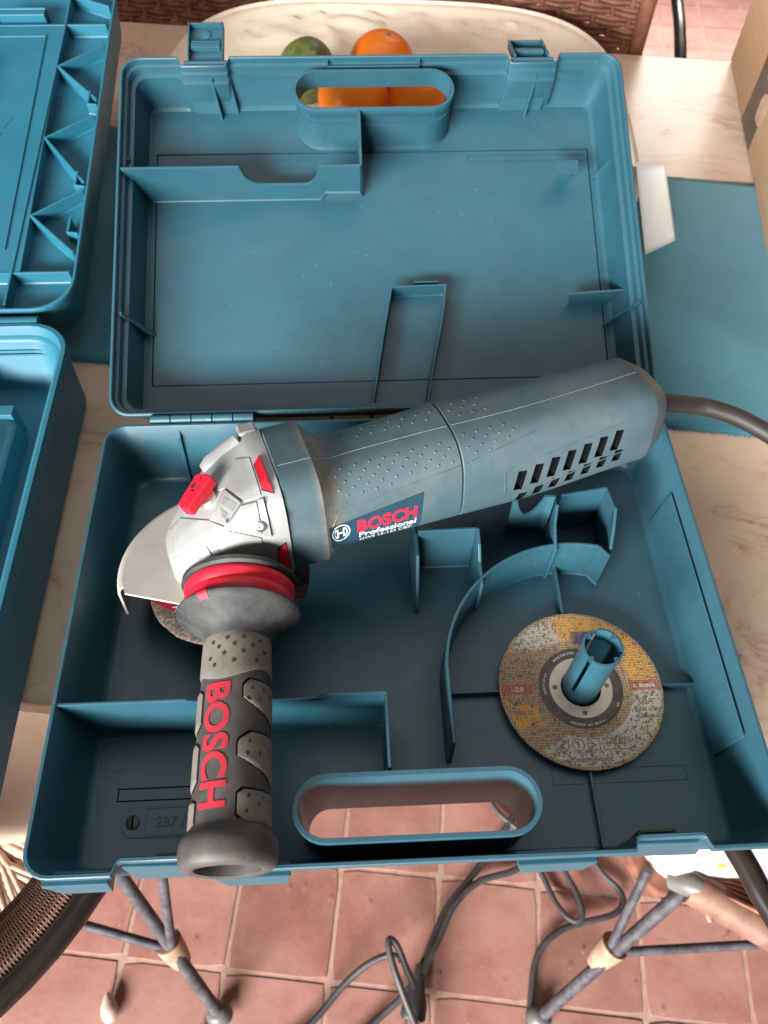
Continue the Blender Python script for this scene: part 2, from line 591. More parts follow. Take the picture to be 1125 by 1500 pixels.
def mk_disc():
    """worn print on an abrasive disc, in the disc's own plane"""
    mt, nt, N, L, B = new_mat('worn_abrasive_print')
    v = coords(N, L)
    sx = N.new('ShaderNodeSeparateXYZ')
    L.new(v, sx.inputs[0])
    x, y = sx.outputs[0], sx.outputs[1]
    r = math_n(N, L, 'SQRT', math_n(N, L, 'ADD', math_n(N, L, 'MULTIPLY', x, x), math_n(N, L, 'MULTIPLY', y, y)))

    def step(val, lo, hi):
        q = N.new('ShaderNodeMapRange')
        q.interpolation_type = 'SMOOTHSTEP'
        q.inputs['From Min'].default_value = lo
        q.inputs['From Max'].default_value = hi
        L.new(val, q.inputs['Value'])
        return q.outputs[0]

    def mul(*a):
        o = a[0]
        for b in a[1:]:
            o = math_n(N, L, 'MULTIPLY', o, b)
        return o
    grit = nz(N, L, v, 420, 4, 0.75)
    blot = nz(N, L, v, 62, 5, 0.7)
    vo = N.new('ShaderNodeTexVoronoi')
    vo.inputs['Scale'].default_value = 520
    L.new(v, vo.inputs['Vector'])
    # glass-fibre net
    w1 = N.new('ShaderNodeTexWave')
    w1.bands_direction = 'X'
    w1.inputs['Scale'].default_value = 150
    w1.inputs['Distortion'].default_value = 2.2
    w1.inputs['Detail Scale'].default_value = 2.5
    L.new(v, w1.inputs['Vector'])
    w2 = N.new('ShaderNodeTexWave')
    w2.bands_direction = 'Y'
    w2.inputs['Scale'].default_value = 150
    w2.inputs['Distortion'].default_value = 2.2
    w2.inputs['Detail Scale'].default_value = 2.5
    L.new(v, w2.inputs['Vector'])
    net = math_n(N, L, 'MAXIMUM', w1.outputs['Fac'], w2.outputs['Fac'])
    netm = step(net, 0.62, 0.95)
    base = mix(N, L, netm, (0.30, 0.20, 0.12), (0.52, 0.37, 0.24))
    base = mix(N, L, step(grit, 0.52, 0.62), base, (0.15, 0.105, 0.075))
    keep = step(math_n(N, L, 'ADD', math_n(N, L, 'MULTIPLY', grit, 0.8), math_n(N, L, 'MULTIPLY', blot, 0.35)), 0.66, 0.55)
    keep2 = step(math_n(N, L, 'ADD', math_n(N, L, 'MULTIPLY', grit, 0.9), math_n(N, L, 'MULTIPLY', blot, 0.3)), 0.70, 0.60)
    ring = mul(step(r, 0.0385, 0.0400), step(r, 0.0615, 0.0585))
    inner_fade = ring
    # grey-white print, lower part and upper left
    low = step(math_n(N, L, 'ADD', y, math_n(N, L, 'MULTIPLY', x, -0.55)), -0.026, -0.029)
    upl = mul(step(y, 0.030, 0.033), step(x, -0.004, -0.008))
    wh = mul(math_n(N, L, 'MAXIMUM', low, upl), inner_fade, keep)
    c = mix(N, L, mul(wh, 0.9), base, (0.60, 0.57, 0.51))
    # orange field, upper right, and small patches at left
    org = mul(step(y, 0.0025, 0.0035), step(math_n(N, L, 'ADD', math_n(N, L, 'MULTIPLY', x, 1.0), math_n(N, L, 'MULTIPLY', y, 0.35)), 0.002, 0.006))
    orl = mul(step(x, -0.030, -0.034), step(math_n(N, L, 'ABSOLUTE', math_n(N, L, 'ADD', y, 0.018)), 0.014, 0.012), step(blot, 0.52, 0.50))
    og = mul(math_n(N, L, 'MAXIMUM', org, orl), inner_fade, keep2)
    c = mix(N, L, og, c, (0.66, 0.34, 0.085))
    # red bands
    rb = mul(step(math_n(N, L, 'ABSOLUTE', math_n(N, L, 'ADD', y, 0.0)), 0.0042, 0.0036), step(math_n(N, L, 'ABSOLUTE', x), 0.037, 0.038), step(r, 0.0622, 0.0605), keep2)
    c = mix(N, L, mul(rb, 0.8), c, (0.48, 0.10, 0.08))
    # blue flag, top
    bl = mul(step(math_n(N, L, 'ABSOLUTE', math_n(N, L, 'SUBTRACT', y, 0.041)), 0.0056, 0.0050), step(x, -0.002, 0.002), step(x, 0.029, 0.028), keep2)
    c = mix(N, L, bl, c, (0.085, 0.075, 0.17))
    L.new(c, B.inputs['Base Color'])
    B.inputs['Roughness'].default_value = 0.8
    hgt = math_n(N, L, 'ADD', math_n(N, L, 'MULTIPLY', net, 0.5), grit)
    bump(N, L, B, hgt, 0.7, 0.0008)
    return mt


M_DISC = mk_disc()
M_DISCDARK = plain('dark_gritty_abrasive', (0.055, 0.045, 0.038), 0.85, c2=(0.20, 0.15, 0.11), vscale=420, lo=0.48, hi=0.66, bstr=0.8, bscale=500)
M_DISCRING = plain('brown_black_disc_label', (0.075, 0.052, 0.043), 0.5, c2=(0.13, 0.095, 0.08), vscale=130, bstr=0.1)
M_TIN = plain('pale_tin_ring', (0.60, 0.54, 0.44), 0.42, 0.3, var=0.15, vscale=60)

# ------------------------------------------------------------------ setting: floor
FZ = -0.75
FA = radians(-8.0)
floor = struct(obj('floor', box((0, 0.9, -0.012), (7.0, 7.0, 0.02)), M_GROUT, M=T(0, 0, FZ)))
floor['label'] = 'terracotta tiled floor with pale grout joints under the table'
PU, PV = 0.1533, 0.1565
protos = []


def tile_geo(seed=0):
    a, b, h = PU / 2 - 0.0031, PV / 2 - 0.0031, 0.006
    pts = []
    for (x0, y0), (x1, y1) in (((a, -b), (a, b)), ((a, b), (-a, b)), ((-a, b), (-a, -b)), ((-a, -b), (a, -b))):
        for k in range(6):
            t = (k + (.12 if k == 0 else 0)) / 6
            x, y = x0 + (x1 - x0) * t, y0 + (y1 - y0) * t
            c_ = .0016 if k == 0 else 0
            w_ = .0011 * noise.noise((x * 38 + seed * 7, y * 38, seed * 3.1)) - c_ * .5
            l_ = sqrt(x * x + y * y)
            pts.append((x + x / l_ * w_, y + y / l_ * w_))
    top = [(x * (.993 + .003 * noise.noise((x * 60, y * 60, seed + 4))), y * (.993 + .003 * noise.noise((y * 60, x * 60, seed))), 0.0) for x, y in pts]
    return loft([[(x, y, -h) for x, y in pts], [(x, y, -0.0005) for x, y in pts], top], False, True)


cells = [(i, j) for i in range(-6, 7) for j in range(-4, 4)] + [(i, j) for i in range(-1, 8) for j in range(6, 15)]
CF, SF = cos(FA), sin(FA)
for k, (i, j) in enumerate(cells):
    u, v = -0.038 + PU * (i + 0.5), -0.225 + PV * (j + 0.5)
    M = T(u * CF - v * SF, u * SF + v * CF, -0.0006 + random.uniform(-0.0003, 0.0003)) @ RZ(FA + random.uniform(-0.006, 0.006)) @ RX(random.uniform(-0.004, 0.004))
    if k < 5:
        protos.append(obj('floor_tile', tile_geo(k), M_TILE, floor, M, sm=30))
    else:
        twin(random.choice(protos), floor, M @ RZ(pi * random.randint(0, 1)))
rest = []
tg = tile_geo()
for i in range(-12, 14):
    for j in range(-9, 20):
        if (i, j) in set(cells):
            continue
        u, v = -0.038 + PU * (i + 0.5), -0.225 + PV * (j + 0.5)
        rest.append(xf(tg, T(u * CF - v * SF, u * SF + v * CF, -0.0006) @ RZ(FA)))
o = obj('outer_floor_tiles', join(*rest), M_TILE, floor, sm=30)
o['kind'] = 'stuff'

# ------------------------------------------------------------------ table
TA = radians(-8.5)
tabM = T(0, 0, 0) @ RZ(TA)
table = empty('dining_table', 'dining table with a veined cream marble top under both tool cases', 'table', tabM)
ty0, ty1 = -0.258, 0.802
top_poly = []
for cx, cy, a0 in ((1.0, ty1, 0), (-1.0, ty1, 90), (-1.0, ty0, 180), (1.0, ty0, 270)):
    for k in range(0, 91, 15):
        t = radians(a0 + k)
        rr = 0.03
        top_poly.append((cx - rr * (1 if cx > 0 else -1) + rr * cos(t), cy - rr * (1 if a0 < 180 else -1) + rr * sin(t)))
obj('table_top', prism(top_poly, -0.026, 0.0), M_MARBLE, table, bevel=0.004, seg=3)
for sx in (-0.85, 0.85):
    for sy in (ty0 + 0.42, ty1 - 0.12):
        obj('leg', prism([(sx - .03, sy - .03), (sx + .03, sy - .03), (sx + .03, sy + .03), (sx - .03, sy + .03)], FZ + 0.003, -0.0265), M_WOODLEG, table, bevel=0.004)

# runner
rM = T(0, 0, 0) @ RZ(radians(-10.4))
gx, gy = 120, 40
vs, fs = [], []
for j in range(gy + 1):
    for i in range(gx + 1):
        x = -0.75 + 1.55 * i / gx
        y = 0.088 + 0.415 * j / gy
        if j in (0, gy):
            y += 0.0018 * noise.noise((x * 45, 0, j))
        y += 0.003 * noise.noise((x * 6, 3.1, j * 0.02))
        vs.append((x, y, 0.0026 + 0.0008 * noise.noise((x * 9, y * 9, 0))))
for j in range(gy):
    for i in range(gx):
        a = j * (gx + 1) + i
        fs.append((a, a + 1, a + gx + 2, a + gx + 1))
runner = obj('table_runner', (vs, fs), M_RUNNER, None, rM, sm=60)
sd = runner.modifiers.new('solid', 'SOLIDIFY')
sd.thickness, sd.offset = 0.0018, -1
tag(runner, 'teal ribbed cloth runner lying across the marble table under the cases', 'table runner')
fr = []
for k in range(520):
    x = -0.745 + 1.54 * k / 520
    for y, s in ((0.088, -1), (0.503, 1)):
        yy = y + 0.003 * noise.noise((x * 6, 3.1, 0 if s < 0 else 0.8))
        fr.append(bar((x, yy, 0.0018), (x + random.uniform(-.001, .001), yy + s * random.uniform(.0008, .0026), 0.0012), 0.0018, 0.001))
o = obj('fringe', join(*fr), M_RUNNER, runner)
o['kind'] = 'stuff'

# ------------------------------------------------------------------ cases


def rr_path(hw, y0, y1, r, nx=None, notch=0.0, side=-1, k=6):
    """rounded rectangle in plan, x +-hw, y0..y1; notches (x0,x1) cut the y0 side (side=-1) or the y1 side (side=1) by notch"""
    P = []

    def corner(cx, cy, a0):
        for q in range(k + 1):
            t = radians(a0 + 90 * q / k)
            P.append((cx + r * cos(t), cy + r * sin(t)))
    def run(y, xs, s):
        for a, b in xs:
            d = 0.004 if a < b else -0.004
            P.extend([(a, y), (a + d * .35, y + s * notch * .3), (a + d * .75, y + s * notch * .85), (a + d * 1.3, y + s * notch), (b - d * 1.3, y + s * notch), (b - d * .75, y + s * notch * .85), (b - d * .35, y + s * notch * .3), (b, y)])
    nx = nx or []
    corner(hw - r, y1 - r, 0)
    if side == 1:
        run(y1, [(b, a) for a, b in sorted(nx, reverse=True)], -1)
    corner(-hw + r, y1 - r, 90)
    corner(-hw + r, y0 + r, 180)
    if side == -1:
        run(y0, sorted(nx), 1)
    corner(hw - r, y0 + r, 270)
    return P


def stadium(cx, cy, hx, hy, k=12):
    P = []
    for s in (1, -1):
        for q in range(k + 1):
            t = radians(-90 + 180 * q / k) if s == 1 else radians(90 + 180 * q / k)
            P.append((cx + s * (hx - hy) + hy * cos(t), cy + hy * sin(t)))
    return P


def shell(rings, hole_rings=None):
    """rings: list of plan paths with z: (path, z) from outer bottom round to inner floor; hole_rings: from underside up to rim and down to floor"""
    R = [[(x, y, z) for x, y in p] for p, z in rings]
    g = loft(R, hole_rings is None, hole_rings is None)
    if hole_rings is None:
        return g
    H = [[(x, y, z) for x, y in p] for p, z in hole_rings]
    h = loft(H, False, False)

    def plate(outer, inner):
        tri = geometry.tessellate_polygon([[Vector(p) for p in outer], [Vector(p) for p in inner]])
        return list(outer) + list(inner), [tuple(t) for t in tri]
    out = join(g, h, plate(R[0], H[0]), plate(R[-1], H[-1]))
    return out


def weld(o):
    bm = bmesh.new()
    bm.from_mesh(o.data)
    bmesh.ops.remove_doubles(bm, verts=bm.verts, dist=1e-6)
    bmesh.ops.recalc_face_normals(bm, faces=bm.faces)
    for f in bm.faces:
        if abs(f.normal.z) > .999:
            f.smooth = False
    bm.to_mesh(o.data)
    bm.free()
    return o


HB = 0.0674
CW, CD = 0.240, 0.3569
case = empty('tool_case', 'open teal plastic tool case in the middle holding the angle grinder', 'tool case', T(0, 0, 0.0028))
NX = [(-0.185, -0.137), (0.138, 0.187)]


def bp(ins, notch, r):
    return rr_path(CW - ins, -CD + ins, -ins, r, NX, notch, -1)


HC, HYC = 0.0045, -0.322
b_rings = [(bp(.0140, 0, .010), 0.0), (bp(.0120, 0, .012), 0.0015), (bp(.0060, .005, .014), .034), (bp(.0028, .0075, .016), .060), (bp(.0000, .008, .017), .0612),
           (bp(0, .008, .017), .0668), (bp(.0006, .008, .0165), HB), (bp(.0024, .008, .015), HB), (bp(.0030, .008, .0145), .0668),
           (bp(.0085, .005, .012), .034), (bp(.0125, .002, .011), .0085), (bp(.0140, .001, .011), .0052), (bp(.0165, 0, .011), .0038)]
h_rings = [(stadium(HC, HYC, .0735, .0150), 0.0), (stadium(HC, HYC, .0750, .0165), .030), (stadium(HC, HYC, .0762, .0178), .0655), (stadium(HC, HYC, .0768, .0184), .0682), (stadium(HC, HYC, .0798, .0214), .0682),
           (stadium(HC, HYC, .0803, .0219), .0672), (stadium(HC, HYC, .0800, .0216), .062), (stadium(HC, HYC, .0782, .0202), .0612), (stadium(HC, HYC, .0770, .0190), .0038)]
base = weld(obj('base_shell', shell(b_rings, h_rings), M_CASE, case, sm=38))

Zf = 0.0036
TW = 0.0024


def sub(name, g, M=None, bev=0.0005, parent=None, mat=None, sm=None):
    return obj(name, g, mat or M_CASE, parent or base, M, bevel=bev, seg=2, sm=sm)


# left compartment divider, with a shallow dip
dv = [(-0.2375, -.2465), (-0.150, -.2465), (-0.143, -.2465), (-.130, -.2465), (-.072, -.2465), (-.060, -.2465), (-.052, -.2465), (-.0122, -.2465), (-.0122, -.2985)]
dz = [.0665, .0668, .064, .0605, .0605, .0625, .0672, .0676, .0672]
sub('divider_wall', wall(dv, TW, Zf, dz, 1.5), bev=0.0007)
# curved wall round the spare disc
DC = (0.139, -0.227)
arc = [(.0335, -.2790), (.0335, -.250)] + [(DC[0] + .1055 * cos(radians(a)), DC[1] + .1055 * sin(radians(a))) for a in range(176, 71, -5)]
sub('curved_wall', wall(arc, TW, Zf, 0.0500, 1.3), bev=0.0007)
sub('curved_wall', wall([arc[-1], (.1715, -.1345)], TW, Zf, .0496), bev=0.0006)
# cradle pieces under the grinder
sub('cradle_wall', wall([(.0180, -.156), (.0180, -.132), (.0182, -.112), (.0185, -.092)], TW, Zf, [.012, .0555, .0560, .050]), bev=0.0006)
sub('cradle_wall', wall([(.0195, -.112), (.0655, -.112)], TW, Zf, [.0610, .0625]), bev=0.0006)
sub('cradle_wall', wall([(.0668, -.098), (.0668, -.1125), (.0668, -.126), (.0672, -.1360), (.0668, -.1560)], TW, Zf, [.055, .0630, .0600, .0500, .0492]), bev=0.0006)
sub('cradle_wall', wall([(.1290, -.1275), (.1300, -.108), (.1330, -.094), (.1370, -.0815)], TW, Zf, [.050, .0580, .0650, .0590]), bev=0.0006)
sub('cradle_wall', wall([(.1395, -.0810), (.1785, -.0735)], TW, Zf, [.0600, .0585]), bev=0.0006)
sub('cradle_wall', wall([(.1795, -.0735), (.1790, -.100), (.1765, -.113), (.1735, -.1275)], TW, Zf, [.0590, .0665, .0600, .050]), bev=0.0006)
uc = [(.100 + .0285 * k / 12, -.0815) for k in range(13)]
uz = [.060 - (.026 * sin(pi * min(1, max(0, (k - 1.5) / 9))) ** 0.6 if 1.5 < k < 10.5 else 0) for k in range(13)]
sub('cradle_wall', wall(uc + [(.1335, -.0850)], TW, Zf, uz + [.0645]), bev=0)
# ribs on floor and walls
sub('floor_rib', bar((.0350, -.228, .0075), (.2290, -.228, .0075), .0022, .0085))
sub('floor_rib', bar((.1355, -.1220, .0095), (.1355, -.1690, .0065), .0022, .012))
sub('floor_rib', bar((.1352, -.2270, .0068), (.1345, -.3430, .0068), .0022, .0070))
sub('wall_rib', prism([(0, .064), (-.0065, .058), (-.0130, .0120), (-.0165, .0045), (0, .0045)], -.0015, .0015, T(-.1795, -.0022, 0) @ Matrix(((0, 0, 1, 0), (1, 0, 0, 0), (0, 1, 0, 0), (0, 0, 0, 1)))))
sub('wall_rib', prism([(0, .064), (-.0040, .060), (-.0090, .0100), (-.0125, .0045), (0, .0045)], -.0011, .0011, T(.060, -.0022, 0) @ Matrix(((0, 0, 1, 0), (1, 0, 0, 0), (0, 1, 0, 0), (0, 0, 0, 1)))))
# raised field on the right-hand wall
wy = [-.080, -.284]
pad = loft([[(.2318 + .0, wy[0], .0550), (.2328, wy[0], .0552), (.2275, wy[0], .0130), (.2262, wy[0], .0130)],
            [(.2318 + .0, wy[1], .0550), (.2328, wy[1], .0552), (.2275, wy[1], .0130), (.2262, wy[1], .0130)]])
sub('wall_field', pad)
# peg for the disc: slotted tube
pg = []
for q in range(3):
    a0 = radians(100 + 120 * q)
    n = 14
    rings = []
    for k in range(n + 1):
        a = a0 + radians(6) + radians(108) * k / n
        prof = [(.0138, .020), (.0138, .076), (.0146, .0805), (.0143, .0848), (.0128, .0850), (.0122, .082), (.0118, .020)]
        rings.append([(r * cos(a), r * sin(a), z) for r, z in prof])
    pg.append(loft(rings))
n = 36
pg.append(lathe([(.0146, Zf - .002), (.0138, .024), (.0118, .024), (.0118, Zf - .002)], n, None, (False, False)))
for q in range(4):
    a = radians(40 + 90 * q)
    pg.append(box((.0120 * cos(a), .0120 * sin(a), .082), (.0028, .0028, .0050), None))
peg = obj('disc_peg', join(*pg), M_CASE, base, T(.1385, -.2270, 0), sm=40)
# moulded marks on the floor


def frame(x0, x1, y0, y1, z, t=.0007, h=.0008):
    return join(box(((x0 + x1) / 2, y0, z), (x1 - x0 + t, t, h)), box(((x0 + x1) / 2, y1, z), (x1 - x0 + t, t, h)),
                box((x0, (y0 + y1) / 2, z), (t, y1 - y0 - t, h)), box((x1, (y0 + y1) / 2, z), (t, y1 - y0 - t, h)))


sub('moulded_frame', frame(-.2055, -.145, -.2965, -.2880, Zf + .0004), bev=0, mat=M_BLACK)
sub('moulded_frame', frame(.1085, .2070, -.2975, -.2870, Zf + .0004), bev=0)
sub('stamp_plate', prism(stadium(-.165, -.3115, .036, .0105), Zf - .0004, Zf + .0009), bev=.0003)
sub('stamp_plate', frame(-.1835, -.125, -.3205, -.3020, Zf + .0012, .0005, .0006), bev=0)
sub('stamp_screw', lathe([(.0050, Zf), (.0050, Zf + .0018), (.0044, Zf + .0022)], 20, T(-.1925, -.3115, 0)), bev=0, sm=40, mat=M_DARK)
sub('stamp_slot', box((-.1925, -.3115, Zf + .0023), (.0012, .0085, .0006), None), bev=0, mat=M_BLACK)
sub('stamped_number', xf(text_geo('287 / A', .0100, .0002, .00012), T(-.1765, -.3150, Zf + .0011)), bev=0, mat=M_DARK)


def ringg(r0, r1, z0, z1, M):
    return lathe([(r0, z0), (r0, z1), (r1, z1), (r1, z0)], 32, M, (False, False))


sub('moulded_emblem', join(ringg(.0105, .0112, Zf - .0004, Zf + .0006, T(-.2120, -.2640, 0)), xf(text_geo('A', .013, .0002, .0003, align='CENTER'), T(-.2120, -.2685, Zf + .0002))), bev=0)
gm = [ringg(.0042, .0048, Zf - .0004, Zf + .0006, T(-.0690, -.2645, 0)), box((-.0690, -.2640, Zf + .0003), (.004, .0007, .0006)), box((-.0690, -.2655, Zf + .0003), (.004, .0007, .0006)), box((-.0690, -.2760, Zf + .0003), (.0007, .010, .0006))]
for q in range(12):
    gm.append(box((.0058, 0, Zf + .0003), (.0016, .0011, .0006), T(-.0690, -.2645, 0) @ RZ(pi * q / 6)))
sub('moulded_emblem', join(*gm), bev=0)
sub('latch_pocket', join(box((.1700, -.3355, .013), (.026, .0020, .017)), box((.1572, -.3400, .013), (.002, .008, .017))), mat=M_DARK)
sub('latch_pocket', box((-.1560, -.3355, .010), (.030, .0020, .012)), mat=M_DARK)
# outside: latch catches below the front rim
for x0, x1 in ((-.182, -.140), (.141, .184)):
    sub('latch_catch', prism([(x0, .016), (x1 + .012, .012), (x1 + .004, .052), (x0, .056)], .3462, .3502, Matrix(((1, 0, 0, 0), (0, 0, -1, 0), (0, 1, 0, 0), (0, 0, 0, 1)))), bev=.001)
for x0, x1 in ((-.125, -.077), (.066, .118), (-.232, -.19)):
    sub('front_lip', prism([(x0, .050), (x1, .050), (x1 - .004, .024), (x0 + .006, .024)], .3490, .3585, Matrix(((1, 0, 0, 0), (0, 0, -1, 0), (0, 1, 0, 0), (0, 0, 0, 1)))), bev=.001)

# ---- lid
LT = 0.3885
LO = Vector((0, .0099, .0702 - .0028))
lidM = Matrix(((1, 0, 0, LO.x), (0, cos(LT), -sin(LT), LO.y), (0, sin(LT), cos(LT), LO.z), (0, 0, 0, 1)))
# lid space: x, v from the hinge outwards, w = -depth


def lp(ins, notch, r):
    return rr_path(CW - ins, ins, CD - ins, r, NXL, notch, 1)


NXL = [(-.187, -.137), (.129, .181)]

HL, HLY = -.0005, .3190
FD = -.0511
l_rings = [(lp(.016, 0, .012), -.0570), (lp(.013, .004, .014), -.0545), (lp(.0060, .007, .016), -.018), (lp(.0050, .008, .017), -.0070), (lp(0, .009, .018), -.0062),
           (lp(0, .009, .018), -.0006), (lp(.0007, .009, .0175), 0), (lp(.0020, .009, .0165), 0), (lp(.0027, .009, .016), -.0006),
           (lp(.0034, .009, .0155), -.0062), (lp(.0058, .009, .0145), -.0074), (lp(.0068, .009, .014), -.0128), (lp(.0072, .009, .0138), -.0140), (lp(.0108, .008, .0125), -.0152),
           (lp(.0150, .005, .010), -.0455), (lp(.0162, .003, .009), -.0492), (lp(.0196, 0, .007), FD)]
lh_rings = [(stadium(HL, HLY, .0722, .0188), -.0202), (stadium(HL, HLY, .0734, .0190), -.0030), (stadium(HL, HLY, .0742, .0194), 0), (stadium(HL, HLY, .0766, .0216), 0),
            (stadium(HL, HLY, .0772, .0222), -.0010), (stadium(HL, HLY, .0772, .0222), -.0075), (stadium(HL, HLY, .0750, .0216), -.0088), (stadium(HL, HLY, .0750, .0216), -.0165)]
# the lid floor has a sunken field with a groove round it: ring floor + separate panel
R = [[(x, y, z) for x, y in p_] for p_, z in l_rings]
H = [[(x, y, z) for x, y in p_] for p_, z in lh_rings]
gH = loft(H, False, False)
FX0, FX1, FY0, FY1 = -.2168, .2163, .0450, .2890


def rect(x0, x1, y0, y1, z):
    return [(x0, y0, z), (x1, y0, z), (x1, y1, z), (x0, y1, z)]


def plate(outer, holes):
    allp = [outer] + holes
    tri = geometry.tessellate_polygon([[Vector(p) for p in q] for q in allp])
    return [p for q in allp for p in q], [tuple(t) for t in tri]


gap = .0009
# the carrying-handle side: behind the grip bar the lid is cut away, its skins go round the handle opening


def half(hx, hy, k=7):
    P = [(hx, None)]
    for q in range(k + 1):
        t = -pi / 2 * q / k
        P.append((hx - hy + hy * cos(t), HLY + hy * sin(t)))
    for q in range(k + 1):
        t = -pi / 2 - pi / 2 * q / k
        P.append((-hx + hy + hy * cos(t), HLY + hy * sin(t)))
    P.append((-hx, None))
    return [(x + HL, y) for x, y in P]


NP = 18


def with_cut(rg_, hx, hy, on_):
    ymax = max(q[1] for q in rg_)
    i0 = max(i for i, q in enumerate(rg_) if q[0] > .10 and q[1] > ymax - 1e-6)
    pts = [(x, y if (on_ and y is not None) else ymax, rg_[0][2]) for x, y in half(hx, hy)]
    return rg_[:i0 + 1] + pts + rg_[i0 + 1:], i0 + 1


def at_z(rg_, z):
    return [(x, y, z) for x, y, _ in rg_]


iL = 13                                           # the inner ring at the foot of the second rim step
seq = []
for k in (0, 1):
    seq.append(with_cut(R[k], .0735, .0215, True))
seq.append(with_cut(at_z(R[2], -.0202), .0735, .0215, True))
seq.append(with_cut(at_z(R[2], -.0200), .0735, .0215, False))
for k in range(2, iL + 1):
    seq.append(with_cut(R[k], .0735, .0215, False))
nl = len(seq)
seq.append(with_cut(at_z(R[iL], -.0163), .0752, .0252, False))
seq.append(with_cut(at_z(R[iL], -.0165), .0752, .0252, True))
seq.append(with_cut(R[14], .0760, .0262, True))
seq.append(with_cut(R[15], .0764, .0266, True))
seq.append(with_cut(R[16], .0775, .0277, True))
I0 = seq[0][1]
R = [q[0] for q in seq]
nR = len(R[0])
vL, fL = loft(R, False, False)
skip = set()
for ka in (2, nl):
    for i in range(I0, I0 + NP - 1):
        skip.add((ka * nR + i, ka * nR + i + 1, (ka + 1) * nR + i + 1, (ka + 1) * nR + i))
gL = (vL, [q for q in fL if q not in skip])


def ledge(ka, kn):
    z = R[kn][0][2]
    return [(x, y, z) for x, y, _ in [R[ka][i] for i in range(I0, I0 + NP)] + [R[kn][i] for i in range(I0 + NP - 2, I0, -1)]]


ledge_outer, ledge_inner = ledge(3, 2), ledge(nl, nl + 1)
hole_r = rect(FX0, FX1, FY0, FY1, FD)
well = loft([rect(FX0, FX1, FY0, FY1, FD), rect(FX0, FX1, FY0, FY1, FD - .0042)], False, True)
lid = weld(obj('lid_shell', join(gL, gH, plate(ledge_outer, [H[0]]), plate(ledge_inner, [H[-1]]), plate(R[0], []), plate(R[-1], [hole_r]), well), M_CASE, case, lidM, sm=38))


def lsub(name, g, M=None, bev=0.0005, mat=None, sm=None):
    return obj(name, g, mat or M_CASE, lid, M, bevel=bev, seg=2, sm=sm)


FDp = FD - .0003
lsub('inset_panel', loft([rect(FX0 + gap, FX1 - gap, FY0 + gap, FY1 - gap, FD - .0040), rect(FX0 + gap, FX1 - gap, FY0 + gap, FY1 - gap, FDp)]), bev=.0004)
FW = FDp - .0005
# storage compartment wall with finger dip
sw = [(-.2365, .2385), (-.132, .2385)]
sh = [0, 0]
for k in range(9):
    t = k / 8
    sw.append((-.128 + .024 * t, .2385))
    sh.append(-.0275 * sqrt(max(0, 1 - (1 - t) ** 2)))
for k in range(9):
    t = k / 8
    sw.append((-.070 + .015 * t, .2385))
    sh.append(-.0275 * sqrt(max(0, 1 - t ** 2)))
sw += [(-.050, .2385), (-.0165, .2385), (-.0152, .2400), (-.0152, .2960)]
sh += [-.0004, -.0002, -.0002, -.0004]
sb = [FW] * (len(sw) - 4) + [-.0410] * 2 + [FW] * 2
sb[-5] = FW
lsub('storage_wall', wall(sw, TW, sb, sh, 1.2), bev=.0006)
# loop rib
lw = smooth([(-.0130, .0060, 0), (-.006, .045, 0), (.003, .095, 0), (.0105, .1325, 0)], 4)
lw2 = smooth([(.0620, .1335, 0), (.0570, .100, 0), (.0460, .050, 0), (.0375, .0060, 0)], 4)
lwp = [(p_.x, p_.y) for p_ in lw + lw2]
lz = [-.0365 + .003 * (p_[1] / .13) for p_ in lwp]
lsub('loop_rib', wall(lwp, .0020, FW, lz, 1.2), bev=.0005)
lsub('loop_tab', box((.0440, .1385, -.0440), (.0235, .0016, .0150)), bev=.0004)
lsub('small_tab', join(box((.1850, .2500, -.0250), (.0240, .0150, .0020)), box((.1880, .2560, -.0385), (.0150, .0020, .026))), bev=.0005)
# gusset fins on the side walls
for x, v, s, top, ln in ((-.2345, .0970, 1, -.004, .017), (-.2345, .2560, 1, -.010, .009), (.2345, .0970, -1, -.004, .017), (.2345, .2560, -1, -.010, .013)):
    lsub('gusset_fin', prism([(0, top), (s * .002, top), (s * (ln + .004), -.0498), (0, -.0498)], -.0015, .0015, T(x, v, 0) @ Matrix(((1, 0, 0, 0), (0, 0, 1, 0), (0, 1, 0, 0), (0, 0, 0, 1)))), bev=.0004)
lsub('floor_fin', prism([(.178, -.030), (.2300, -.024), (.2300, -.0512), (.182, -.0512)], -.0010, .0010, T(0, .1200, 0) @ Matrix(((1, 0, 0, 0), (0, 0, 1, 0), (0, 1, 0, 0), (0, 0, 0, 1)))), bev=.0004)
for x in (-.162, -.0490, .150):
    lsub('hinge_fin', prism([(.0040, -.0150), (.0085, -.0145), (.0230, -.0505), (.0040, -.0505)], -.0012, .0012, T(x, 0, 0) @ Matrix(((0, 0, 1, 0), (1, 0, 0, 0), (0, 1, 0, 0), (0, 0, 0, 1)))), bev=.0004)
# short ribs on the rim by the handle
for x in (-.0440, .0445):
    lsub('rim_rib', box((x, .3515, -.0075), (.0018, .0060, .011)), bev=.0003)
lsub('rim_wall', bar((-.0440, .3478, -.010), (.0445, .3478, -.010), .0014, .012), bev=.0003)
# moulded outline bars on the lid floor
for x0, x1, v0 in ((.0935, .2125, .2790),):
    lsub('moulded_frame', join(box(((x0 + x1) / 2, v0 - .0035, FDp + .0002), (x1 - x0, .0009, .0012)), box(((x0 + x1) / 2, v0 + .0035, FDp + .0002), (x1 - x0, .0007, .0010)), box((x0 if x0 > 0 else x1, v0, FDp + .0002), (.0008, .0062, .0012))), bev=0)


